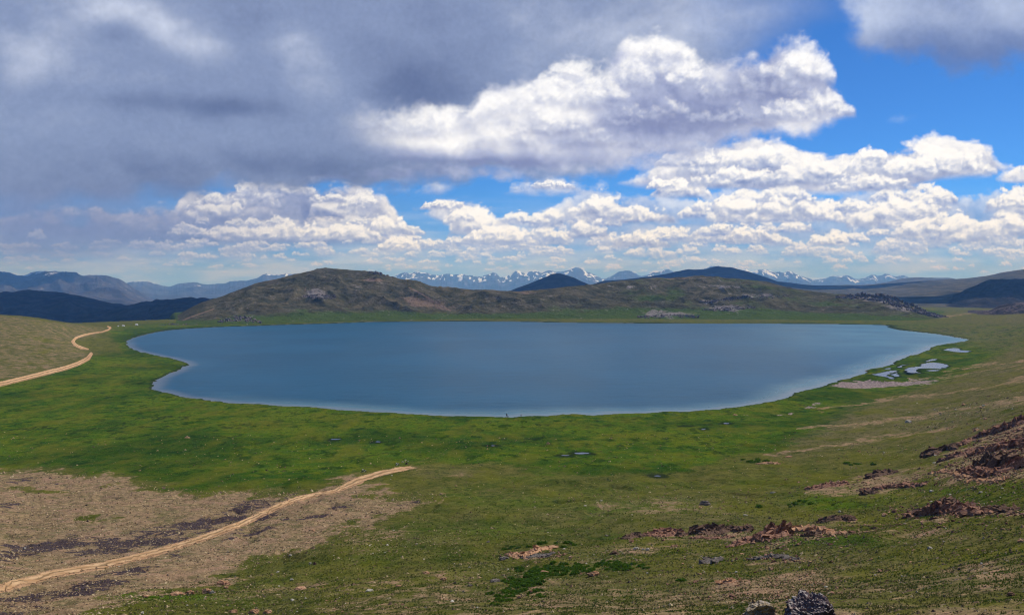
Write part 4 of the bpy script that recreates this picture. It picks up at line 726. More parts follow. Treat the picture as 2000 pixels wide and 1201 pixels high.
# ---------------------------------------------------------------- rocks
def rock_material(name, c1, c2, c3, s=.5, lich=(.30, .28, .24), top=0.0):
    m, t, b = principled(name); o = t.node('ShaderNodeTexCoord').outputs['Object']; oi = t.node('ShaderNodeObjectInfo').outputs['Random']
    p = t.vm('ADD', o, t.comb(t.mul(oi, 37.0), t.mul(oi, 11.0), 0.0))
    n1 = t.noise(p, .8/s, 4, .6); n2 = t.noise(p, 3.5/s, 5, .65); n3 = t.noise(t.vm('MULTIPLY', p, (1, 1, 5)), 1.4/s, 4, .6)
    c = t.mix(t.ramp(n1, .38, .6), c1, c2); c = t.mix(t.ramp(n3, .5, .66), c, c3); c = t.mix(t.mul(t.ramp(n2, .55, .68), .7), c, tuple(v*.35 for v in c1)); c = t.mix(t.mul(t.ramp(n2, .42, .32), .6), c, lich)
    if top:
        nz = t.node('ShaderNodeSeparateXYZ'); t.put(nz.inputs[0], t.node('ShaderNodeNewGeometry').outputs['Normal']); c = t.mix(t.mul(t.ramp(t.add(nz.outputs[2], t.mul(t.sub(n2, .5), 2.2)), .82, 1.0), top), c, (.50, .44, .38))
    t.put(b.inputs['Base Color'], c); bump(t, b, t.add(n2, n3), .8, .12*s); return m
RED = rock_material('red_rock', (.15, .070, .050), (.28, .155, .105), (.40, .22, .13)); TAN = rock_material('tan_rock', (.34, .17, .09), (.48, .27, .15), (.54, .36, .22), .5, (.6, .5, .38))
GREY = rock_material('grey_rock', (.095, .080, .070), (.18, .152, .130), (.25, .21, .17)); PALE = rock_material('pale_rock', (.40, .36, .29), (.55, .50, .40), (.62, .55, .44), .5, (.7, .68, .6))
DARK = rock_material('dark_rock', (.082, .048, .034), (.15, .092, .062), (.22, .14, .09)); PURP = rock_material('purple_rock', (.10, .082, .078), (.19, .155, .145), (.25, .205, .18), 6)
_BX = np.array([[-1,-1,-1],[1,-1,-1],[1,1,-1],[-1,1,-1],[-1,-1,1],[1,-1,1],[1,1,1],[-1,1,1]], float)*.5
_BF = np.array([[0,3,2,1],[4,5,6,7],[0,1,5,4],[1,2,6,5],[2,3,7,6],[3,0,4,7]])
def shards(items, rs):
    """angular slabs; items: (x, y, z, length, thickness, height, strike, dip)"""
    V = []; Q = []
    for k, (x, y, z, a, b, c, st, dip) in enumerate(items):
        v = _BX+rs.uniform(-.24, .24, (8, 3)); tp = rs.uniform(.55, .95); v[4:, :2] *= tp; v[4:, 2] += rs.uniform(-.30, .12, 4); v = v*np.array([a, b, c])
        cd_, sd_ = math.cos(dip), math.sin(dip); v = np.stack([v[:, 0], v[:, 1]*cd_-v[:, 2]*sd_, v[:, 1]*sd_+v[:, 2]*cd_], 1)
        r2 = rs.uniform(-.3, .3); cr, sr = math.cos(r2), math.sin(r2); v = np.stack([v[:, 0]*cr-v[:, 2]*sr, v[:, 1], v[:, 0]*sr+v[:, 2]*cr], 1)
        cs, ss = math.cos(st), math.sin(st); v = np.stack([v[:, 0]*cs-v[:, 1]*ss, v[:, 0]*ss+v[:, 1]*cs, v[:, 2]], 1)
        V.append(v+np.array([x, y, z])); Q.append(_BF+8*k)
    return np.concatenate(V), np.concatenate(Q)
def crag(name, label, line, n, size, mat, seed, strike=.3, dip=.5, depth=1.6, group=None, cat='rock outcrop', elong=1.6, debris=.35):
    """a jagged outcrop: slabs crowded along a line of (column, row of its foot, height in photograph pixels)"""
    rs = np.random.RandomState(seed); pts = [(pix(a, b), h) for a, b, h in line]; items = []
    L = [0]; 
    for (p, _), (q, _) in zip(pts[:-1], pts[1:]): L.append(L[-1]+(q-p).length)
    o = pts[len(pts)//2][0].copy(); m0 = o.y/F; size = size*1.0
    for i in range(n):
        deb = rs.rand() < debris; s = rs.uniform(0, L[-1]); k = min(np.searchsorted(L, s, 'right')-1, len(pts)-2); f = (s-L[k])/max(L[k+1]-L[k], 1e-6)
        p = pts[k][0].lerp(pts[k+1][0], f); h = (pts[k][1]+(pts[k+1][1]-pts[k][1])*f)*1.05; m = p.y/F; h = h*m
        dy = np.clip(rs.normal(), -1.5, 1.5)*depth*(1.0 if deb else .55)*max(h, .5*size); dx = np.clip(rs.normal(), -1.5, 1.5)*.3*size*(2 if deb else 1)
        x, y = p.x+dx, p.y+dy+(.0 if not deb else -.4*h); 
        hh = h*rs.uniform(.35, 1.05)*math.exp(-(dy/(depth*max(h, .5*size)+.01))**2*.5) if not deb else size*rs.uniform(.15, .45)
        a = size*rs.uniform(.5, 1.3)*(elong if not deb else 1)*(1 if not deb else .45); b = size*rs.uniform(.35, .85)*(1 if not deb else .6)
        items.append((x, y, hh*.28, a, b, hh*1.15, strike+rs.normal()*.35, dip*rs.uniform(.4, 1.4)))
    X = np.array([i[0] for i in items]); Y = np.array([i[1] for i in items]); Z = ground_z(X, Y)
    items = [(i[0]-o.x, i[1]-o.y, Z[k]-o.z+i[2], *i[3:]) for k, i in enumerate(items)]
    V, Q = shards(items, rs)
    # bedrock hump that the slabs break out of
    ns, nc_ = 40, 14; ss = np.linspace(0, L[-1], ns); cx = np.interp(ss, L, [p.x for p, _ in pts]); cy = np.interp(ss, L, [p.y for p, _ in pts]); hh = np.interp(ss, L, [h*p.y/F for p, h in pts])
    ff = np.linspace(-1, 1, nc_)[None]; wd = (depth*np.maximum(hh, .5*size)*1.7+.5*size)[:, None]*np.sqrt(np.maximum(1-(np.linspace(-1, 1, ns)**2)**3, .05))[:, None]
    BX = np.repeat(cx[:, None], nc_, 1)+.2*size*fbm(ss[:, None]+ff*2, ff*3, 3, .5, seed); BY = cy[:, None]+ff*wd; BX[0] -= .8*size; BX[-1] += .8*size
    BZ = ground_z(BX, BY)+(1-ff**2)*(hh[:, None]*.42+.12*size)*(1+.6*fbm(BX/size*1.3, BY/size*1.3, 4, .6, seed+2))-.12*size*np.abs(ff)**3-.05*size
    BV = np.stack([BX-o.x, BY-o.y, BZ-o.z], -1).reshape(-1, 3); V = np.concatenate([V, BV]); Q = np.concatenate([Q, grid_quads(ns, nc_)[:, ::-1]+len(V)-len(BV)])
    ob = mesh_np(name, V, Q, None, mat, False); ob.location = o
    tag(ob, label, cat, group); return ob

def build_crags():
    c = crag
    c('rock_outcrop', 'small dark and orange outcrop with a loose orange block, left end of the rock row', [(1222,1052,6),(1240,1046,12),(1253,1048,5)], 34, .8, DARK, 1)
    c('rock_outcrop', 'low reddish broken outcrop between two dark outcrops on the slope', [(1264,1046,6),(1290,1042,14),(1312,1040,16),(1330,1043,8)], 90, .9, RED, 2)
    c('rock_outcrop', 'small dark lump at the end of the reddish outcrop', [(1326,1046,7),(1338,1045,8)], 14, .8, DARK, 3)
    c('rock_outcrop', 'dark craggy outcrop with a high blocky end and a flat rubble tail', [(1354,1042,14),(1372,1038,20),(1392,1036,16),(1420,1036,11),(1462,1034,8)], 150, 1.0, DARK, 4)
    c('rock_outcrop', 'brown rubble apron under the dark craggy outcrop', [(1352,1050,3),(1390,1050,4),(1430,1048,3)], 60, .7, RED, 5, debris=.8)
    c('rock_outcrop', 'long dark red ridge of upright slabs climbing to a peak', [(1428,1068,5),(1448,1062,10),(1466,1056,11),(1482,1056,20),(1500,1050,28),(1520,1046,32),(1534,1042,22)], 210, 1.0, RED, 6, strike=.5, depth=.9)
    c('rock_outcrop', 'pale orange slabby outcrop joined to the peak of the red ridge', [(1540,1038,10),(1560,1036,14),(1590,1038,14),(1615,1040,8),(1640,1042,3)], 120, 1.0, TAN, 7)
    c('rock_outcrop', 'dark red lump below the pale orange slabs', [(1574,1046,9),(1592,1046,10)], 26, .9, DARK, 8)
    c('rock_outcrop', 'dark purplish low outcrop above the red ridge', [(1605,1020,8),(1622,1016,14),(1645,1014,12),(1664,1016,6)], 70, .9, DARK, 9)
    c('rock_outcrop', 'rubble mound outcrop with dark top and orange apron', [(1775,1008,5),(1800,1002,14),(1830,1000,28),(1850,998,30),(1870,998,22),(1900,1000,12),(1925,1003,4)], 260, 1.0, RED, 10, depth=1.2)
    c('rock_outcrop', 'dark blocks crowning the rubble mound', [(1822,990,12),(1850,982,14),(1866,990,8)], 46, .9, DARK, 11, debris=.1)
    c('rock_outcrop', 'very dark squat outcrop beside the rubble mound', [(1932,996,8),(1950,996,10),(1978,997,5)], 46, .9, DARK, 12)
    c('rock_outcrop', 'orange and cream slabs lying in a broken row beside dark green turf', [(993,1082,6),(1010,1084,8),(1022,1082,6)], 30, .55, TAN, 13, debris=.15)
    c('rock_outcrop', 'upright orange slabs in a row above the dwarf shrubs', [(1016,1086,7),(1036,1080,12),(1050,1074,12),(1062,1072,8),(1085,1068,5)], 60, .6, TAN, 14)
    c('rock_outcrop', 'grey purple rubble under the upright orange slabs', [(1020,1088,3),(1050,1084,4),(1080,1080,4)], 60, .5, GREY, 15, debris=.7)
    c('rock_outcrop', 'grey brown rubble patch on the slope below the red ridge', [(1470,1092,4),(1520,1086,8),(1550,1092,4)], 60, .7, GREY, 16, debris=.7)
    c('rock_outcrop', 'brown rocky step in the slope with a dark upper edge', [(1580,955,4),(1600,950,8),(1650,945,6)], 60, 1.2, RED, 17)
    c('rock_outcrop', 'dark jagged outcrop on the stony band', [(1700,932,7),(1725,926,14),(1745,924,8)], 60, 1.4, DARK, 18)
    c('rock_outcrop', 'stony brown band of low rocks on the right slope', [(1690,958,5),(1740,952,7),(1800,948,8)], 110, 1.3, RED, 19, debris=.6)
    c('rock_outcrop', 'pair of dark low rocks at the foot of the stony band', [(1686,964,5),(1706,962,6)], 14, 1.1, DARK, 20, debris=0)
    c('rock_outcrop', 'dark grey outcrop furthest down the big rocky knoll', [(1808,892,8),(1822,884,16),(1850,878,14),(1866,870,8)], 60, 1.4, DARK, 21)
    c('rock_outcrop', 'slanting rock slab with a shaded edge on the grassy flank of the knoll', [(1842,900,5),(1870,892,10),(1895,882,8)], 40, 1.8, RED, 22)
    c('rock_outcrop', 'dark red crest of the big rocky knoll running up the slope', [(1870,872,4),(1895,862,9),(1920,852,13),(1950,842,16),(1980,832,18),(2010,822,20),(2060,812,20)], 300, 1.5, RED, 23, strike=.5, depth=1.1)
    c('rock_outcrop', 'broken reddish rocks across the middle of the big rocky knoll', [(1900,888,6),(1930,880,12),(1960,876,14),(2000,868,18),(2050,860,18)], 220, 1.6, RED, 24)
    c('rock_outcrop', 'shadowed dark crag in the heart of the big rocky knoll', [(1920,912,18),(1940,910,30),(1958,908,22)], 70, 1.4, DARK, 25)
    c('rock_outcrop', 'reddish jumble of boulders on the lower side of the knoll', [(1890,918,8),(1905,922,14),(1930,930,12),(1970,918,20),(2010,905,26),(2060,900,26)], 240, 1.3, RED, 26)
    c('rock_outcrop', 'orange brown scree slope along the foot of the knoll', [(1820,925,3),(1860,925,4),(1900,935,5),(1960,940,4)], 120, 1.0, TAN, 27, debris=.9)
    c('rock_outcrop', 'orange slab outcrop at the bare soil patch', [(1408,1138,4),(1430,1134,8),(1440,1136,4)], 18, .45, TAN, 28, debris=.1)
    c('rock_outcrop', 'pair of grey leaning slabs alone in the grass', [(1378,1096,5),(1396,1098,9),(1402,1092,6)], 14, .8, GREY, 29, debris=0)
    c('rock_outcrop', 'dark rocks scattered along the upper turf edge', [(1480,906,2),(1500,904,5),(1520,906,3)], 18, 1.0, TAN, 30)
    # rocky ground beyond the lake
    c2 = lambda label, line, n, size, mat, seed, **k: crag_hill(label, line, n, size, mat, seed, **k)
    c2('long dark jagged rocky ridge above the far shore', [(1635,583,5),(1680,584,9),(1720,590,14),(1740,596,18),(1760,602,16),(1785,610,14),(1815,618,6),(1850,623,3)], 520, 5, PURP, 31)
    c2('grey rocky scree cone on the big brown hill', [(592,580,3),(612,582,6),(630,584,10),(648,584,8),(655,580,4)], 150, 2.6, PURP, 32)
    c2('pale boulder field low on the far hillside', [(1245,621,3),(1290,622,7),(1340,621,6),(1365,621,3)], 170, 2.8, PURP, 33)
    c2('grey boulder field high on the far hillside', [(1372,606,3),(1400,608,6),(1440,606,6),(1475,602,3)], 150, 2.8, PURP, 34)
    c2('wide band of grey crags near the hill top', [(1365,592,3),(1400,590,5),(1450,584,6),(1500,582,5),(1540,580,3)], 160, 3.0, PURP, 35)
    c2('small dark tor on the skyline of the brown hill', [(722,535,3),(735,535,4),(745,538,3),(770,543,2)], 30, 5, PURP, 36)
    c2('purple grey mound of boulders beside the far left shore', [(425,631,3),(455,628,9),(480,628,10),(510,632,4)], 150, 3.5, PURP, 37)
    c2('grey rocks at the far end of the beach road', [(300,638,1),(330,636,2.5),(370,637,2.5),(400,637,1)], 70, 3, PURP, 38)
_hb = None
def pix_hill(px, py):
    global _hb
    if _hb is None:
        bpy.context.view_layer.update(); _hb = []
        for o in COL.objects:
            if o.name in ('hill', 'ground'):
                me = o.data; n = len(me.vertices); co = np.empty(n*3, np.float32); me.vertices.foreach_get('co', co); co = co.reshape(-1, 3)
                if o.name == 'hill': fs = [tuple(p.vertices) for p in me.polygons]; _hb.append(BVHTree.FromPolygons(co.tolist(), fs))
    d = Vector(((px-1000)/F, 1, (HY-py)/F)).normalized(); best = None
    for b in _hb:
        h, n, i, dist = b.ray_cast(Vector((0, 0, CH)), d)
        if h is not None and (best is None or dist < best[1]): best = (h, dist)
    g = pix(px, py) if py > 622 else None
    if best is None: return g if g else Vector(((px-1000)/F*1700, 1700, CH-(py-HY)/F*1700))
    return best[0]
def crag_hill(label, line, n, size, mat, seed, name='boulder_field', depth=14):
    rs = np.random.RandomState(seed); items = []; xs = [p[0] for p in line]; o = None
    for i in range(n):
        x = rs.uniform(xs[0], xs[-1]); y = np.interp(x, xs, [p[1] for p in line]); h = np.interp(x, xs, [p[2] for p in line])
        yy = y-h*rs.uniform(0, 1.0); p = pix_hill(x, yy)
        if o is None: o = p.copy()
        s = size*rs.uniform(.35, 1.15); items.append((p.x-o.x, p.y-o.y, p.z-o.z+s*.1, s*rs.uniform(.7, 1.6), s*rs.uniform(.5, 1.2), s*rs.uniform(.6, 1.3), rs.uniform(0, 3), rs.normal()*.4))
    V, Q = shards(items, rs); ob = mesh_np(name, V, Q, None, mat, False); ob.location = o; tag(ob, label, 'boulder field'); return ob

# ---------------------------------------------------------------- boulders with a worn, fractured surface
from mathutils import noise as mn
def boulder_mesh(name, dims, seed, mat, sub=4, rough=.22, cut=5, strata=0.0):
    rg = random.Random(seed); bm = bmesh.new(); bmesh.ops.create_icosphere(bm, subdivisions=sub, radius=1)
    pl = []
    for _ in range(cut+6):
        n = Vector((rg.gauss(0, 1), rg.gauss(0, 1), rg.gauss(0, .8))).normalized(); pl.append((n, rg.uniform(.55, .95)))
    off = Vector((seed*3.1, seed*1.7, seed*.9))
    for v in bm.verts:
        p = v.co.copy()
        for n, d in pl:
            e = p.dot(n)-d
            if e > 0: p -= n*e*.9
        p += v.co*(mn.fractal(v.co*1.7+off, .6, 2.1, 5)*rough+(mn.noise(v.co*7+off)*.03 if sub > 3 else 0))
        if strata: p += Vector((1, 0, 0))*math.copysign(abs(math.sin(p.z*strata+p.x*2)), math.sin(p.z*strata+p.x*2))*.05
        v.co = Vector((p.x*dims[0], p.y*dims[1], p.z*dims[2]))
    me = bpy.data.meshes.new(name); bm.to_mesh(me); bm.free(); me.materials.append(mat); return me
def place(name, me, px, py, label, cat, group=None, sink=.25, rz=0.0, tilt=0.0, s=1.0, h=1.0):
    o = bpy.data.objects.new(name, me); COL.objects.link(o); p = pix(px, py); o.location = (p.x, p.y, p.z+h*(.5-sink)); o.rotation_euler = (tilt, 0, rz); o.scale = (s, s, s)
    tag(o, label, cat, group); return o
def build_boulders():
    big = boulder_mesh('boulder', (.95, .8, .95), 5, None or rock_material('lichen_rock', (.055, .042, .050), (.13, .10, .105), (.20, .12, .10), .45, (.52, .50, .46), .85), 6, .20, 9, 0)
    p = pix(1585, 1200); y = 25.0; x = (1588-1000)/F*y; z = float(ground_z(np.array([x]), np.array([y]))[0]); ztop = CH-(1160-HY)/F*y
    o = bpy.data.objects.new('boulder', big); COL.objects.link(o); hgt = ztop-z; o.location = (x, y, ztop-.86); tag(o, 'large dark boulder with white lichen cresting at the bottom edge of the view', 'boulder')
    if hgt > 1.6: # the slab of bedrock the boulder stands on
        V, Q = shards([(0, 0, -hgt*.5, 1.9, 1.6, hgt*1.15, .2, .1), (.5, .3, -hgt*.6, 1.2, 1.0, hgt, .8, .2), (-.6, .2, -hgt*.6, 1.1, 1.2, hgt, .4, -.2)], np.random.RandomState(3)); b_ = mesh_np('base', V, Q, None, DARK, False); b_.parent = o
    me = boulder_mesh('boulder', (.55, .5, .42), 9, rock_material('ochre_rock', (.16, .12, .08), (.34, .26, .15), (.46, .34, .18), .4, (.5, .45, .35), .6), 5, .25, 8)
    y = 26.0; x = (1484-1000)/F*y; z = float(ground_z(np.array([x]), np.array([y]))[0]); ztop = CH-(1174-HY)/F*y
    o = bpy.data.objects.new('boulder', me); COL.objects.link(o); o.location = (x, y, ztop-.34); tag(o, 'ochre flat topped boulder standing beside the large dark boulder', 'boulder')
    if ztop-z > .8:
        V, Q = shards([(0, 0, -(ztop-z)*.5, .95, .9, (ztop-z)*1.05, .2, .1)], np.random.RandomState(4)); b_ = mesh_np('base', V, Q, None, DARK, False); b_.parent = o
    L = [  # column, row, width px, height px, material, label
     (438,1140,22,10,TAN,'pale tan boulder with a pointed end, highest of the tan boulders near the gravel edge'), (441,1148,9,6,TAN,'small round tan stone just below the pointed tan boulder'), (346,1162,24,10,TAN,'wide flat orange tan boulder at the edge of the gravel'), (370,1160,18,9,TAN,'blocky tan boulder beside the wide flat one'),
     (402,1158,18,11,TAN,'bright orange boulder with a smooth face'), (414,1158,10,8,PALE,'pale upright stone touching the bright orange boulder'), (284,1166,12,6,TAN,'small tan stone on the gravel margin'), (455,1196,16,8,TAN,'orange stone low on the slope, first of the bottom pair'), (496,1197,18,10,TAN,'rounded orange boulder with a pale top at the bottom'),
     (522,1198,16,10,TAN,'reddish orange boulder at the bottom next to a rounded one'), (586,1150,20,7,TAN,'flat orange stone alone in olive grass'), (570,1132,6,4,PALE,'tiny pale stone above the flat orange stone'), (278,1198,7,6,PALE,'bright white stone at the bottom of the gravel edge'), (606,1101,5,5,PALE,'bright white stone beside a dark stone in the grass'),
     (614,1102,7,6,DARK,'small dark stone beside a bright white one'), (48,1072,6,5,PALE,'white stone on a green tuft in the dark gravel'), (722,1154,14,5,PALE,'cream stone on the grassy slope below the track end'), (778,1145,10,4,TAN,'small cream orange stone on the mid slope'), (833,1120,14,6,TAN,'pinkish tan stone in the grass'), (866,1131,12,5,TAN,'tan stone beside the pinkish one'),
     (968,1136,18,8,GREY,'low grey stone at the edge of the dwarf shrubs'), (918,1144,10,4,GREY,'small blue grey stone in short turf'), (1014,1168,10,7,TAN,'small orange stone under the shrub patch'), (1037,1158,7,9,TAN,'upright tan stone at the lower edge of the shrubs'), (1063,1120,18,8,TAN,'pale pink stone between the two shrub patches'), (1160,1124,22,11,TAN,'arched orange boulder with a dark hollow among the shrubs'),
     (1201,1082,18,8,DARK,'dark blue grey boulder lying flat in the grass'), (1233,1058,10,6,TAN,'bright orange block beneath the first dark outcrop'), (1243,1072,12,6,PALE,'cream boulder in a short row of pale stones'), (1256,1074,6,4,PALE,'small white stone at the start of the pale row'), (1265,1074,8,5,PALE,'small white stone at the end of the pale row'),
     (1318,1068,14,7,TAN,'orange boulder alone below the reddish outcrop'), (1376,985,22,9,GREY,'grey flat boulder lying on the lush slope'), (1775,825,12,6,PALE,'bright white boulder on the stripe of bare ground'), (1906,842,14,7,TAN,'yellowish flat boulder beside the knoll crest'), (1816,1071,9,5,PALE,'round cream stone on the far slope below the mound'), (1995,1057,16,7,TAN,'flat orange boulder at the edge of the view'),
     (1975,1163,14,9,DARK,'dark blue stone low in the turf near the corner'), (1819,960,9,4,PALE,'yellowish stone above the rubble mound'), (985,1091,18,5,GREY,'dark stone with an orange cap left of the slabs') ,(1510,962,10,4,PALE,'single pale stone on the lush bank'), (1435,811,9,3,TAN,'tan rock near the shoreline meadow'), (483,634,3,2,PALE,'white boulder on the far left shore'),
     (1540,893,14,4,TAN,'orange rock streak on the upper turf'), (1500,1072,10,5,TAN,'orange stone at the foot of the red ridge'), (1640,1000,7,4,PALE,'pale stone on the bank behind the purplish outcrop')]
    vs = {}
    for k, (px, py, w_, h_, mt, lb) in enumerate(L):
        p = pix(px, py); m = p.y/F; me = boulder_mesh('boulder', (w_*m*.58, w_*m*.40, h_*m*.62), 20+k, mt, 4, .25, 6); o = bpy.data.objects.new('boulder', me); COL.objects.link(o)
        o.location = (p.x, p.y, p.z+h_*m*.20); tag(o, lb, 'boulder')
    # loose stones
    var = [(mt, boulder_mesh('stone', (.5, .4, .28), 200+i, mt, 3, .25, 6)) for i, mt in enumerate([TAN, PALE, TAN, GREY, PALE, TAN, RED, PALE])]
    rg = random.Random(8); zones = [(1300,985,240,34), (1180,1095,170,50), (1880,960,140,30), (1500,1080,300,50), (1760,880,160,14), (1880,810,160,30), (800,1060,200,40), (1000,1130,220,60), (480,1165,280,40), (1550,1160,300,50), (300,1100,300,40), (1850,1080,180,50), (700,1180,250,30)]
    n = 0
    while n < 300:
        z = rg.choice(zones); px = rg.gauss(z[0], z[2]*.5); py = rg.gauss(z[1], z[3]*.6)
        if not (5 < px < 1995 and 780 < py < 1195): continue
        mt, me = rg.choice(var); p = pix(px, py); w_ = rg.uniform(1.6, 4.4)*(rg.random()**1.5+.55)*p.y/F*1.5; o = bpy.data.objects.new('stone', me); COL.objects.link(o)
        s = w_; o.scale = (s*rg.uniform(.8, 1.3), s, s*rg.uniform(.7, 1.2)); o.rotation_euler = (rg.uniform(-.2, .2), rg.uniform(-.2, .2), rg.uniform(0, 6.28)); o.location = (p.x, p.y, p.z+s*.08)
        tag(o, 'small loose stone lying in the turf of the foreground slope', 'stone', 'loose stones scattered over the grassy slope'); n += 1
    return

# ---------------------------------------------------------------- ground cover
def masks_at(px, py):
    g = sdpoly(px, py, [(-200,922),(130,926),(330,955),(470,962),(620,960),(700,934),(700,962),(870,968),(740,1018),(620,1068),(440,1120),(290,1160),(150,1240),(-200,1240)])
    return g
def scatter_pts(n, rs, y0, y1):
    """spots on the ground, thinning with distance"""
    u = rs.uniform(-90, 2090, n*2); y = np.exp(rs.uniform(math.log(y0), math.log(y1), n*2)); x = (u-1000)/F*y; z = ground_z(x, y); px, py = W2P(x, y, z)
    k = (lake_sd(x, y) > 2) & (py < 1240); return x[k][:n], y[k][:n], z[k][:n], px[k][:n], py[k][:n]
def build_cover():
    rs = np.random.RandomState(2)
    # tufts: three crossed blades fans each
    x, y, z, px, py = scatter_pts(150000, rs, 24, 210); g = masks_at(px, py); cl = fbm(x/3.0, y/3.0, 3, .5, 301); keep = (g > 4) & (cl > -.1+.5*rs.rand(len(x))-.25) & (rs.rand(len(x)) < sst(y, 230, 120)) | (rs.rand(len(x)) < .03)
    x, y, z = x[keep], y[keep], z[keep]; n = len(x); s = (.05+.0009*y)*rs.uniform(.5, 1.5, n)*1.0; V = []; T = []; idx = 0; nb = 5
    base = np.stack([x, y, z-.02], 1); V = np.zeros((n, nb*3, 3)); tone = np.zeros((n, nb*3))
    for b in range(nb):
        a = rs.uniform(0, 6.283, n); r = s*rs.uniform(.2, .9, n); hh = s*rs.uniform(.5, 1.1, n); dx, dy = np.cos(a), np.sin(a); wdt = s*.28
        c = base+np.stack([dx*r*.35, dy*r*.35, 0*r], 1)
        V[:, b*3] = c+np.stack([-dy*wdt, dx*wdt, 0*r], 1); V[:, b*3+1] = c+np.stack([dy*wdt, -dx*wdt, 0*r], 1); V[:, b*3+2] = c+np.stack([dx*r*.8, dy*r*.8, hh], 1)
        tone[:, b*3:b*3+3] = rs.rand(n)[:, None]
    tri = np.arange(n*nb*3).reshape(-1, 3)
    m, t, b = principled('tuft_grass'); a = t.node('ShaderNodeAttribute'); a.attribute_name = 'tone'; gp_ = t.node('ShaderNodeNewGeometry').outputs['Position']
    nL = t.noise(gp_, 1/9, 3, .5); c = t.mix(a.outputs[2], (.050, .072, .014), (.190, .180, .065)); c = t.mix(t.ramp(nL, .45, .62), c, t.mix(a.outputs[2], (.040, .080, .012), (.10, .145, .024)))
    t.put(b.inputs['Base Color'], c); tl = t.node('ShaderNodeBsdfTranslucent'); t.put(tl.inputs[0], c); mx = t.node('ShaderNodeMixShader'); mx.inputs[0].default_value = .45; t.put(mx.inputs[1], b.outputs[0]); t.put(mx.inputs[2], tl.outputs[0]); t.put(t.n['Material Output'].inputs[0], mx.outputs[0])
    o = mesh_np('grass', V.reshape(-1, 3), None, tri, m, False, dict(tone=tone.ravel())); tag(o, kind='stuff')
    # gravel
    x, y, z, px, py = scatter_pts(190000, rs, 24, 380); g = masks_at(px, py); cl = fbm(x/8, y/8, 3, .5, 305); zn = np.zeros(len(x))
    for q in ((1300,985,230,30), (1180,1095,170,40), (1880,960,150,40), (1500,1080,300,50), (1760,880,170,14), (1880,810,170,40), (800,1060,200,36), (1000,1130,220,50), (480,1165,280,36), (1550,1160,300,44), (1850,1080,200,50), (1950,880,120,50), (1700,760,300,40)): zn = np.maximum(zn, np.exp(-((px-q[0])/q[2])**2-((py-q[1])/q[3])**2))
    keep = ((g < 3) & (rs.rand(len(x)) < .6)) | (rs.rand(len(x)) < .04+zn*(.10+.30*sst(cl, -.2, .5))); x, y, z = x[keep], y[keep], z[keep]; n = len(x)
    s = (.03+.00085*y)*np.exp(rs.normal(0, .42, n)); V = np.zeros((n, 5, 3)); ang = rs.uniform(0, 6.283, n)
    for k in range(4):
        an = ang+k*1.571+rs.uniform(-.4, .4, n); V[:, k] = np.stack([x+np.cos(an)*s*rs.uniform(.7, 1.3, n), y+np.sin(an)*s*rs.uniform(.7, 1.3, n), z-s*.2], 1)
    V[:, 4] = np.stack([x+s*rs.uniform(-.4, .4, n), y+s*rs.uniform(-.4, .4, n), z+s*rs.uniform(.35, .8, n)], 1)
    i = np.arange(n)[:, None]*5; tri = np.concatenate([i+np.array([[k, (k+1) % 4, 4]]) for k in range(4)], 0); tone = np.repeat(rs.rand(n), 5)
    m, t, b = principled('gravel'); a = t.node('ShaderNodeAttribute'); a.attribute_name = 'tone'
    c = t.mix(t.ramp(a.outputs[2], 0, .5, False), (.075, .055, .045), (.25, .165, .090)); c = t.mix(t.ramp(a.outputs[2], .6, 1.0, False), c, (.50, .39, .23)); t.put(b.inputs['Base Color'], c)
    o = mesh_np('gravel', V.reshape(-1, 3), None, tri, m, False, dict(tone=tone)); tag(o, kind='stuff')
    # broken red rubble round the outcrops
    x, y, z, px, py = scatter_pts(160000, rs, 45, 240); zn = np.zeros(len(x))
    for q in ((1980,880,90,44,.9), (1910,925,80,18,.6), (1720,945,110,12,.18), (1850,1000,90,12,.9), (1960,1004,70,6,.6), (1500,1056,60,9,.45), (1600,1044,60,6,.4), (1400,1044,60,6,.4), (1295,1044,45,6,.4), (1050,1084,60,6,.6), (1520,1092,70,8,.4), (1760,1030,200,14,.10), (1500,1150,180,36,.06)): zn = np.maximum(zn, q[4]*np.exp(-((px-q[0])/q[2])**2-((py-q[1])/q[3])**2))
    k = rs.rand(len(x)) < zn; x, y, z = x[k], y[k], z[k]; n = len(x); s = (.035+.0011*y)*np.exp(rs.normal(0, .45, n)); items = [(x[i], y[i], z[i]+s[i]*.12, s[i]*1.5, s[i]*.8, s[i]*.8, rs.uniform(0, 3.1), rs.normal()*.4) for i in range(n)]
    V, Q = shards(items, rs); mr, t, b = principled('rubble'); a = t.node('ShaderNodeAttribute'); a.attribute_name = 'tone'; c = t.mix(t.ramp(a.outputs[2], 0, .5, False), (.11, .055, .042), (.27, .15, .10)); c = t.mix(t.ramp(a.outputs[2], .6, 1.0, False), c, (.44, .27, .16)); t.put(b.inputs['Base Color'], c)
    o = mesh_np('rubble', V, Q, None, mr, False, dict(tone=np.repeat(rs.rand(n), 8))); tag(o, kind='stuff')
    # dwarf shrubs
    m, t, b = principled('shrub_leaves'); a = t.node('ShaderNodeAttribute'); a.attribute_name = 'tone'; t.put(b.inputs['Base Color'], cc := t.mix(a.outputs[2], (.038, .095, .010), (.125, .215, .028))); tl = t.node('ShaderNodeBsdfTranslucent'); t.put(tl.inputs[0], cc); mx = t.node('ShaderNodeMixShader'); mx.inputs[0].default_value = .45; t.put(mx.inputs[1], b.outputs[0]); t.put(mx.inputs[2], tl.outputs[0]); t.put(t.n['Material Output'].inputs[0], mx.outputs[0])
    vars_ = []
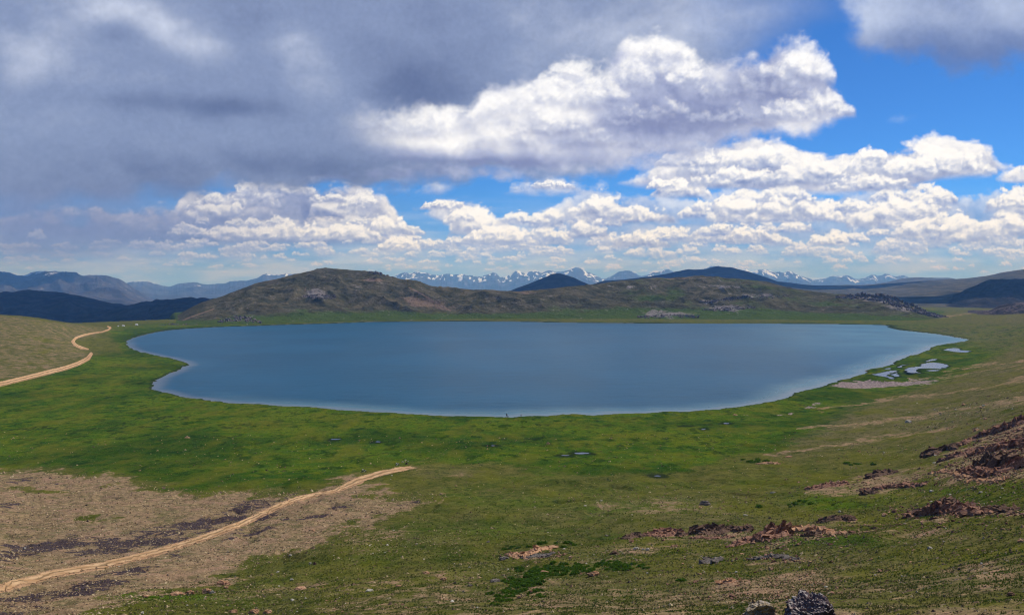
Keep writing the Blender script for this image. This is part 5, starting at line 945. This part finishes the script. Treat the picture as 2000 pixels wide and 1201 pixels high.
    for k in range(5):
        n = 420; u = rs.normal(size=(n, 3)); u /= np.linalg.norm(u, axis=1)[:, None]; u[:, 2] = np.abs(u[:, 2]); rr = rs.uniform(.55, 1, n)**.6; lump = 1+.3*np.sin(u[:, 0]*5+k)*np.cos(u[:, 1]*4+k*2)
        c = u*rr[:, None]*lump[:, None]*np.array([1, .8, .62]); d1 = rs.normal(size=(n, 3))*.085; d2 = rs.normal(size=(n, 3))*.085
        V = np.stack([c-d1, c+d2, c+d1, c-d2], 1).reshape(-1, 3); vars_.append(mesh_np('shrub', V, np.arange(n*4).reshape(-1, 4), None, m, False, dict(tone=np.repeat(rs.rand(n), 4))))
    protos = [v.data for v in vars_]
    for v in vars_: bpy.data.objects.remove(v)
    rg = random.Random(4); spots = []
    for cx, cy, rx, ry, an, cnt in ((1030,1135,58,20,-.35,100), (1120,1112,60,8,-.1,52), (1215,1105,32,7,0,34), (980,1165,30,12,-.3,26), (1040,1070,80,6,-.06,12), (1330,1135,10,5,0,3), (1180,1098,14,4,0,5), (1560,985,60,6,0,8), (1480,900,40,3,0,6), (1650,905,40,3,0,4), (1060,1160,20,6,0,5)):
        for _ in range(cnt): a, b_ = rg.gauss(0, .55)*rx, rg.gauss(0, .55)*ry; spots.append((cx+a*math.cos(an)-b_*math.sin(an), cy+a*math.sin(an)+b_))
    for k, (px, py) in enumerate(spots):
        p = pix(px, py); o = bpy.data.objects.new('shrub', rg.choice(protos)); COL.objects.link(o); s = rg.uniform(4, 9)*p.y/F; o.location = (p.x, p.y, p.z-.02); o.scale = (s*rg.uniform(.9, 1.5), s, s*rg.uniform(.7, 1.1)); o.rotation_euler = (0, 0, rg.uniform(0, 6.28))
        tag(o, 'low dark green shrub clump on the grassy foreground slope', 'shrub', 'low dark green shrub clumps in the foreground turf')

# ---------------------------------------------------------------- people and motorcycles
def simple(name, col, rough=.7, metal=0.0):
    m, t, b = principled(name); b.inputs['Roughness'].default_value = rough; b.inputs['Metallic'].default_value = metal; g = t.node('ShaderNodeTexCoord').outputs['Object']
    t.put(b.inputs['Base Color'], t.mix(t.noise(g, 6, 3, .5), tuple(v*.8 for v in col), tuple(min(1, v*1.15) for v in col))); return m
def skin_mesh(name, verts, edges, mat, sub=2):
    me = bpy.data.meshes.new(name); me.from_pydata([v[:3] for v in verts], edges, []); o = bpy.data.objects.new(name, me); COL.objects.link(o)
    md = o.modifiers.new('s', 'SKIN'); sv = me.skin_vertices[0].data
    for i, v in enumerate(verts): sv[i].radius = (v[3], v[4] if len(v) > 4 else v[3]); sv[i].use_root = (i == 0)
    md.use_smooth_shade = True; o.modifiers.new('d', 'SUBSURF').levels = sub
    dg = bpy.context.evaluated_depsgraph_get(); nm = bpy.data.meshes.new_from_object(o.evaluated_get(dg)); bpy.data.objects.remove(o); nm.materials.clear(); nm.materials.append(mat)
    r = bpy.data.objects.new(name, nm); COL.objects.link(r); return r
def person(px, py, label, top, legs, rz, lean=0.0, arm=0.0, stride=.12):
    p = pix(px, py); root = bpy.data.objects.new('person', None); COL.objects.link(root); root.location = p; root.rotation_euler = (0, 0, rz); root.scale = (1.08,)*3; tag(root, label, 'person')
    sk = simple('skin', (.30, .17, .11)); l = lean
    def J(x, y, z): return (x, y+l*max(0, z-.9), z)
    V = [J(0,0,.95)+(.14,.11), J(0,0,1.15)+(.13,.09), J(0,0,1.38)+(.17,.10), J(0,0,1.50)+(.06,.06), J(0,.02,1.60)+(.085,.095), J(0,.01,1.70)+(.075,.085),
         J(.19,0,1.42)+(.055,), J(.26,.02+arm*.3,1.16)+(.042,), J(.27,.08+arm,.93+arm)+(.032,), J(.27,.11+arm,.84+arm)+(.038,.02), J(-.19,0,1.42)+(.055,), J(-.26,.0,1.16)+(.042,), J(-.26,.05,.93)+(.032,), J(-.26,.07,.84)+(.038,.02),
         (.10,0,.88,.085), (.11,stride*.5,.50,.06), (.11,stride,.09,.042), (.11,stride+.15,.04,.04), (-.10,0,.88,.085), (-.11,-stride*.4,.50,.06), (-.11,-stride,.09,.042), (-.11,-stride+.15,.04,.04)]
    E = [(0,1),(1,2),(2,3),(3,4),(4,5),(2,6),(6,7),(7,8),(8,9),(2,10),(10,11),(11,12),(12,13),(0,14),(14,15),(15,16),(16,17),(0,18),(18,19),(19,20),(20,21)]
    b = skin_mesh('body', V, E, sk); b.parent = root
    f = lambda ids, g: [V[i][:3]+tuple(r+g for r in V[i][3:]) for i in ids]
    j = skin_mesh('jacket', f([1,0,2,6,7,8,10,11,12], .022), [(0,1),(0,2),(2,3),(3,4),(4,5),(2,6),(6,7),(7,8)], simple('jacket_cloth', top)); j.parent = root
    t = skin_mesh('trousers', f([0,14,15,16,18,19,20], .020), [(0,1),(1,2),(2,3),(0,4),(4,5),(5,6)], simple('trouser_cloth', legs)); t.parent = root
    h = skin_mesh('hair', [J(0,-.01,1.70)+(.088,.09), J(0,-.03,1.64)+(.082,.07)], [(0,1)], simple('dark_hair', (.02,.015,.012))); h.parent = root
    return root
def tube(bm, a, b, r, r2=None, seg=10):
    a = Vector(a); b = Vector(b); d = b-a; r2 = r if r2 is None else r2; m = Matrix.Translation((a+b)/2) @ d.to_track_quat('Z', 'Y').to_matrix().to_4x4()
    bmesh.ops.create_cone(bm, cap_ends=True, segments=seg, radius1=r, radius2=r2, depth=d.length, matrix=m)
def fin(name, bm, mat, parent, loc=(0,0,0)):
    me = bpy.data.meshes.new(name); bmesh.ops.recalc_face_normals(bm, faces=bm.faces); bm.to_mesh(me); bm.free(); me.materials.append(mat)
    for p in me.polygons: p.use_smooth = True
    o = bpy.data.objects.new(name, me); COL.objects.link(o); o.parent = parent; o.location = loc; return o
def torus(bm, R1, r, seg=28, ms=8):
    vs = [[bm.verts.new(((R1+r*math.cos(2*math.pi*j/ms))*math.cos(2*math.pi*i/seg), r*1.1*math.sin(2*math.pi*j/ms), (R1+r*math.cos(2*math.pi*j/ms))*math.sin(2*math.pi*i/seg))) for j in range(ms)] for i in range(seg)]
    for i in range(seg):
        for j in range(ms): bm.faces.new([vs[i][j], vs[(i+1) % seg][j], vs[(i+1) % seg][(j+1) % ms], vs[i][(j+1) % ms]])
def ellip(bm, c, s, sub=2): bmesh.ops.create_icosphere(bm, subdivisions=sub, radius=1, matrix=Matrix.Translation(c) @ Matrix.Diagonal((*s, 1)))
def motorcycle(px, py, label, rz, tank, bag):
    p = pix(px, py); root = bpy.data.objects.new('motorcycle', None); COL.objects.link(root); root.location = p; root.rotation_euler = (0, R(7), rz); tag(root, label, 'motorcycle')
    blk = simple('black_rubber', (.02,.02,.022), .8); met = simple('bright_metal', (.55,.55,.57), .3, .8); pt = simple('tank_paint', tank, .3); dk = simple('dark_vinyl', (.03,.03,.035), .6); bg = simple('luggage_cloth', bag, .8)
    for cx in (-.70, .70):
        bm = bmesh.new(); torus(bm, .27, .05); w_ = fin('wheel', bm, blk, root, (cx, 0, .32)); bm = bmesh.new(); torus(bm, .215, .014)
        for k in range(9): a = k*2*math.pi/9; tube(bm, (0,0,0), (.21*math.cos(a), 0, .21*math.sin(a)), .006, None, 5)
        tube(bm, (0,-.05,0), (0,.05,0), .04); fin('rim', bm, met, w_)
    bm = bmesh.new(); tube(bm, (-.70,.09,.32), (-.15,.09,.45), .02); tube(bm, (-.70,-.09,.32), (-.15,-.09,.45), .02); tube(bm, (-.6,0,.78), (.40,0,.86), .022); tube(bm, (.42,0,.88), (.20,0,.35), .024); tube(bm, (-.15,0,.35), (.25,0,.33), .024); tube(bm, (-.15,0,.35), (-.30,0,.80), .022); tube(bm, (-.66,.1,.34), (-.45,.1,.74), .022); tube(bm, (-.66,-.1,.34), (-.45,-.1,.74), .022); fin('frame', bm, dk, root)
    bm = bmesh.new(); ellip(bm, (.05,0,.46), (.20,.15,.16)); tube(bm, (.10,0,.5), (.16,0,.70), .08, .07); fin('engine', bm, met, root)
    bm = bmesh.new(); tube(bm, (.70,.08,.32), (.43,.08,.95), .024); tube(bm, (.70,-.08,.32), (.43,-.08,.95), .024); fin('fork', bm, met, root)
    bm = bmesh.new(); tube(bm, (.40,-.36,1.04), (.42,-.12,.98), .014); tube(bm, (.42,-.12,.98), (.42,.12,.98), .014); tube(bm, (.42,.12,.98), (.40,.36,1.04), .014); tube(bm, (.40,-.38,1.04), (.38,-.48,1.04), .02); tube(bm, (.40,.38,1.04), (.38,.48,1.04), .02); fin('handlebar', bm, blk, root)
    bm = bmesh.new(); ellip(bm, (.20,0,.88), (.26,.13,.12)); fin('fuel_tank', bm, pt, root); bm = bmesh.new(); ellip(bm, (-.32,0,.84), (.38,.13,.06)); fin('seat', bm, dk, root)
    bm = bmesh.new(); ellip(bm, (.54,0,.92), (.07,.09,.09)); fin('headlight', bm, met, root); bm = bmesh.new(); tube(bm, (.05,-.14,.34), (-.85,-.16,.38), .035, .045); fin('exhaust', bm, met, root)
    bm = bmesh.new(); torus(bm, .35, .05, 20, 6)
    bmesh.ops.delete(bm, geom=[v for v in bm.verts if v.co.z < .12], context='VERTS'); fin('mudguard', bm, pt, root, (-.70, 0, .33))
    lg = bpy.data.objects.new('luggage', None); bpy.data.objects.remove(lg); bm = bmesh.new(); bmesh.ops.create_cube(bm, size=1, matrix=Matrix.Translation((-.55,0,1.03)) @ Matrix.Diagonal((.38,.42,.28,1))); bmesh.ops.bevel(bm, geom=bm.edges, offset=.06, segments=3, affect='EDGES'); l = fin('luggage', bm, bg, root)
    return root
def white_hut(px, py, w_, h_, label, roofc=(.6,.6,.62)):
    """a tent: canvas body with ridge roof and a door flap"""
    p = pix(px, py); m = p.y/F; root = bpy.data.objects.new('tent', None); COL.objects.link(root); root.location = p; tag(root, label, 'tent')
    a, d, h = w_*m/2, w_*m*.4, h_*m; cv = simple('white_canvas', (.62,.62,.64), .8); bm = bmesh.new(); hw = h*.45
    v = [bm.verts.new(q) for q in ((-a,-d,0),(a,-d,0),(a,d,0),(-a,d,0),(-a,-d,hw),(a,-d,hw),(a,d,hw),(-a,d,hw))]
    for f in ((0,1,5,4),(1,2,6,5),(2,3,7,6),(3,0,4,7)): bm.faces.new([v[i] for i in f])
    g = [bm.verts.new((-a,0,h)), bm.verts.new((a,0,h))]; bm.faces.new([v[5], v[6], g[1]]); bm.faces.new([v[7], v[4], g[0]]); fin('wall', bm, cv, root)
    bm = bmesh.new(); e = .12; q = [bm.verts.new(c) for c in ((-a-e,-d-e,hw-.1),(a+e,-d-e,hw-.1),(a+e,0,h+.05),(-a-e,0,h+.05),(a+e,d+e,hw-.1),(-a-e,d+e,hw-.1))]; bm.faces.new([q[0],q[1],q[2],q[3]]); bm.faces.new([q[3],q[2],q[4],q[5]]); fin('roof', bm, simple('roof_canvas', roofc, .7), root)
    bm = bmesh.new(); bmesh.ops.create_cube(bm, size=1, matrix=Matrix.Translation((0,-d-.03,hw*.45)) @ Matrix.Diagonal((a*.4,.04,hw*.85,1))); fin('door_flap', bm, simple('flap_canvas', (.2,.2,.22), .8), root)
def build_people():
    person(992, 815.2, 'person in a white top and dark trousers bending at the waterline', (.95,.95,.97), (.02,.02,.03), 2.2, .2, .25)
    person(989.3, 813.6, 'person in dark clothes standing behind the one in white', (.04,.04,.06), (.03,.03,.04), .5)
    person(1017.7, 815.0, 'person in dark clothes standing alone at the waterline', (.03,.035,.06), (.025,.025,.03), 1.0)
    motorcycle(711, 923, 'dark motorcycle with white luggage parked by the bend of the dirt track', .3, (.05,.05,.12), (.75,.75,.78))
    motorcycle(776, 909.5, 'grey motorcycle with pale luggage parked at the end of the dirt track', .9, (.2,.22,.22), (.75,.78,.76))
    p = pix(794, 906); me = boulder_mesh('boulder', (.55,.4,.5), 77, DARK, 4, .3, 6); o = bpy.data.objects.new('boulder', me); COL.objects.link(o); o.location = (p.x, p.y, p.z+.2); tag(o, 'black stone at the end of the dirt track near the parked motorcycles', 'boulder')
    for k, (px, py, w_, lb) in enumerate(((786,902.5,5,'pale yellowish stone beyond the track end, nearest the motorcycles'), (792,899,4,'cream stone in the small heap past the track end'), (797,901,4,'long pale stone forming the far side of the small heap'), (765,929,4,'white stone just below the track'), (763,936,2.5,'small white stone lowest beneath the track'))):
        p = pix(px, py); m = p.y/F; me = boulder_mesh('boulder', (w_*m*.5, w_*m*.4, w_*m*.3), 90+k, PALE, 3, .25, 6); o = bpy.data.objects.new('boulder', me); COL.objects.link(o); o.location = (p.x, p.y, p.z+.1); tag(o, lb, 'boulder')
    white_hut(241, 637.2, 4.2, 2.2, 'white tent nearest the bend of the far road')
    white_hut(267, 635.2, 4.4, 2.4, 'white tent further along the far road beside the brown hill')
    white_hut(231, 637.6, 2.0, 1.8, 'tiny white tent beside the far road bend', (.5,.5,.5))
import time as _t
_t0 = _t.time()
def _s(n): pass
build_sky(); _s('sky'); build_ground(); _s('ground'); build_water(); _s('water'); build_hills(); _s('hills')
_dm = dirt_material(); _dm2 = dirt_material(1.22)
for nm, pts in (('dirt_track', NEARTRACK), ('dirt_road', FARTRACK1), ('dirt_road', FARTRACK2)): ribbon(nm, pts, _dm if nm == 'dirt_track' else _dm2)
_s('road'); build_crags(); _s('crags'); build_boulders(); _s('boulders'); build_cover(); _s('cover'); build_people(); _s('people')
build_clouds(); build_haze()
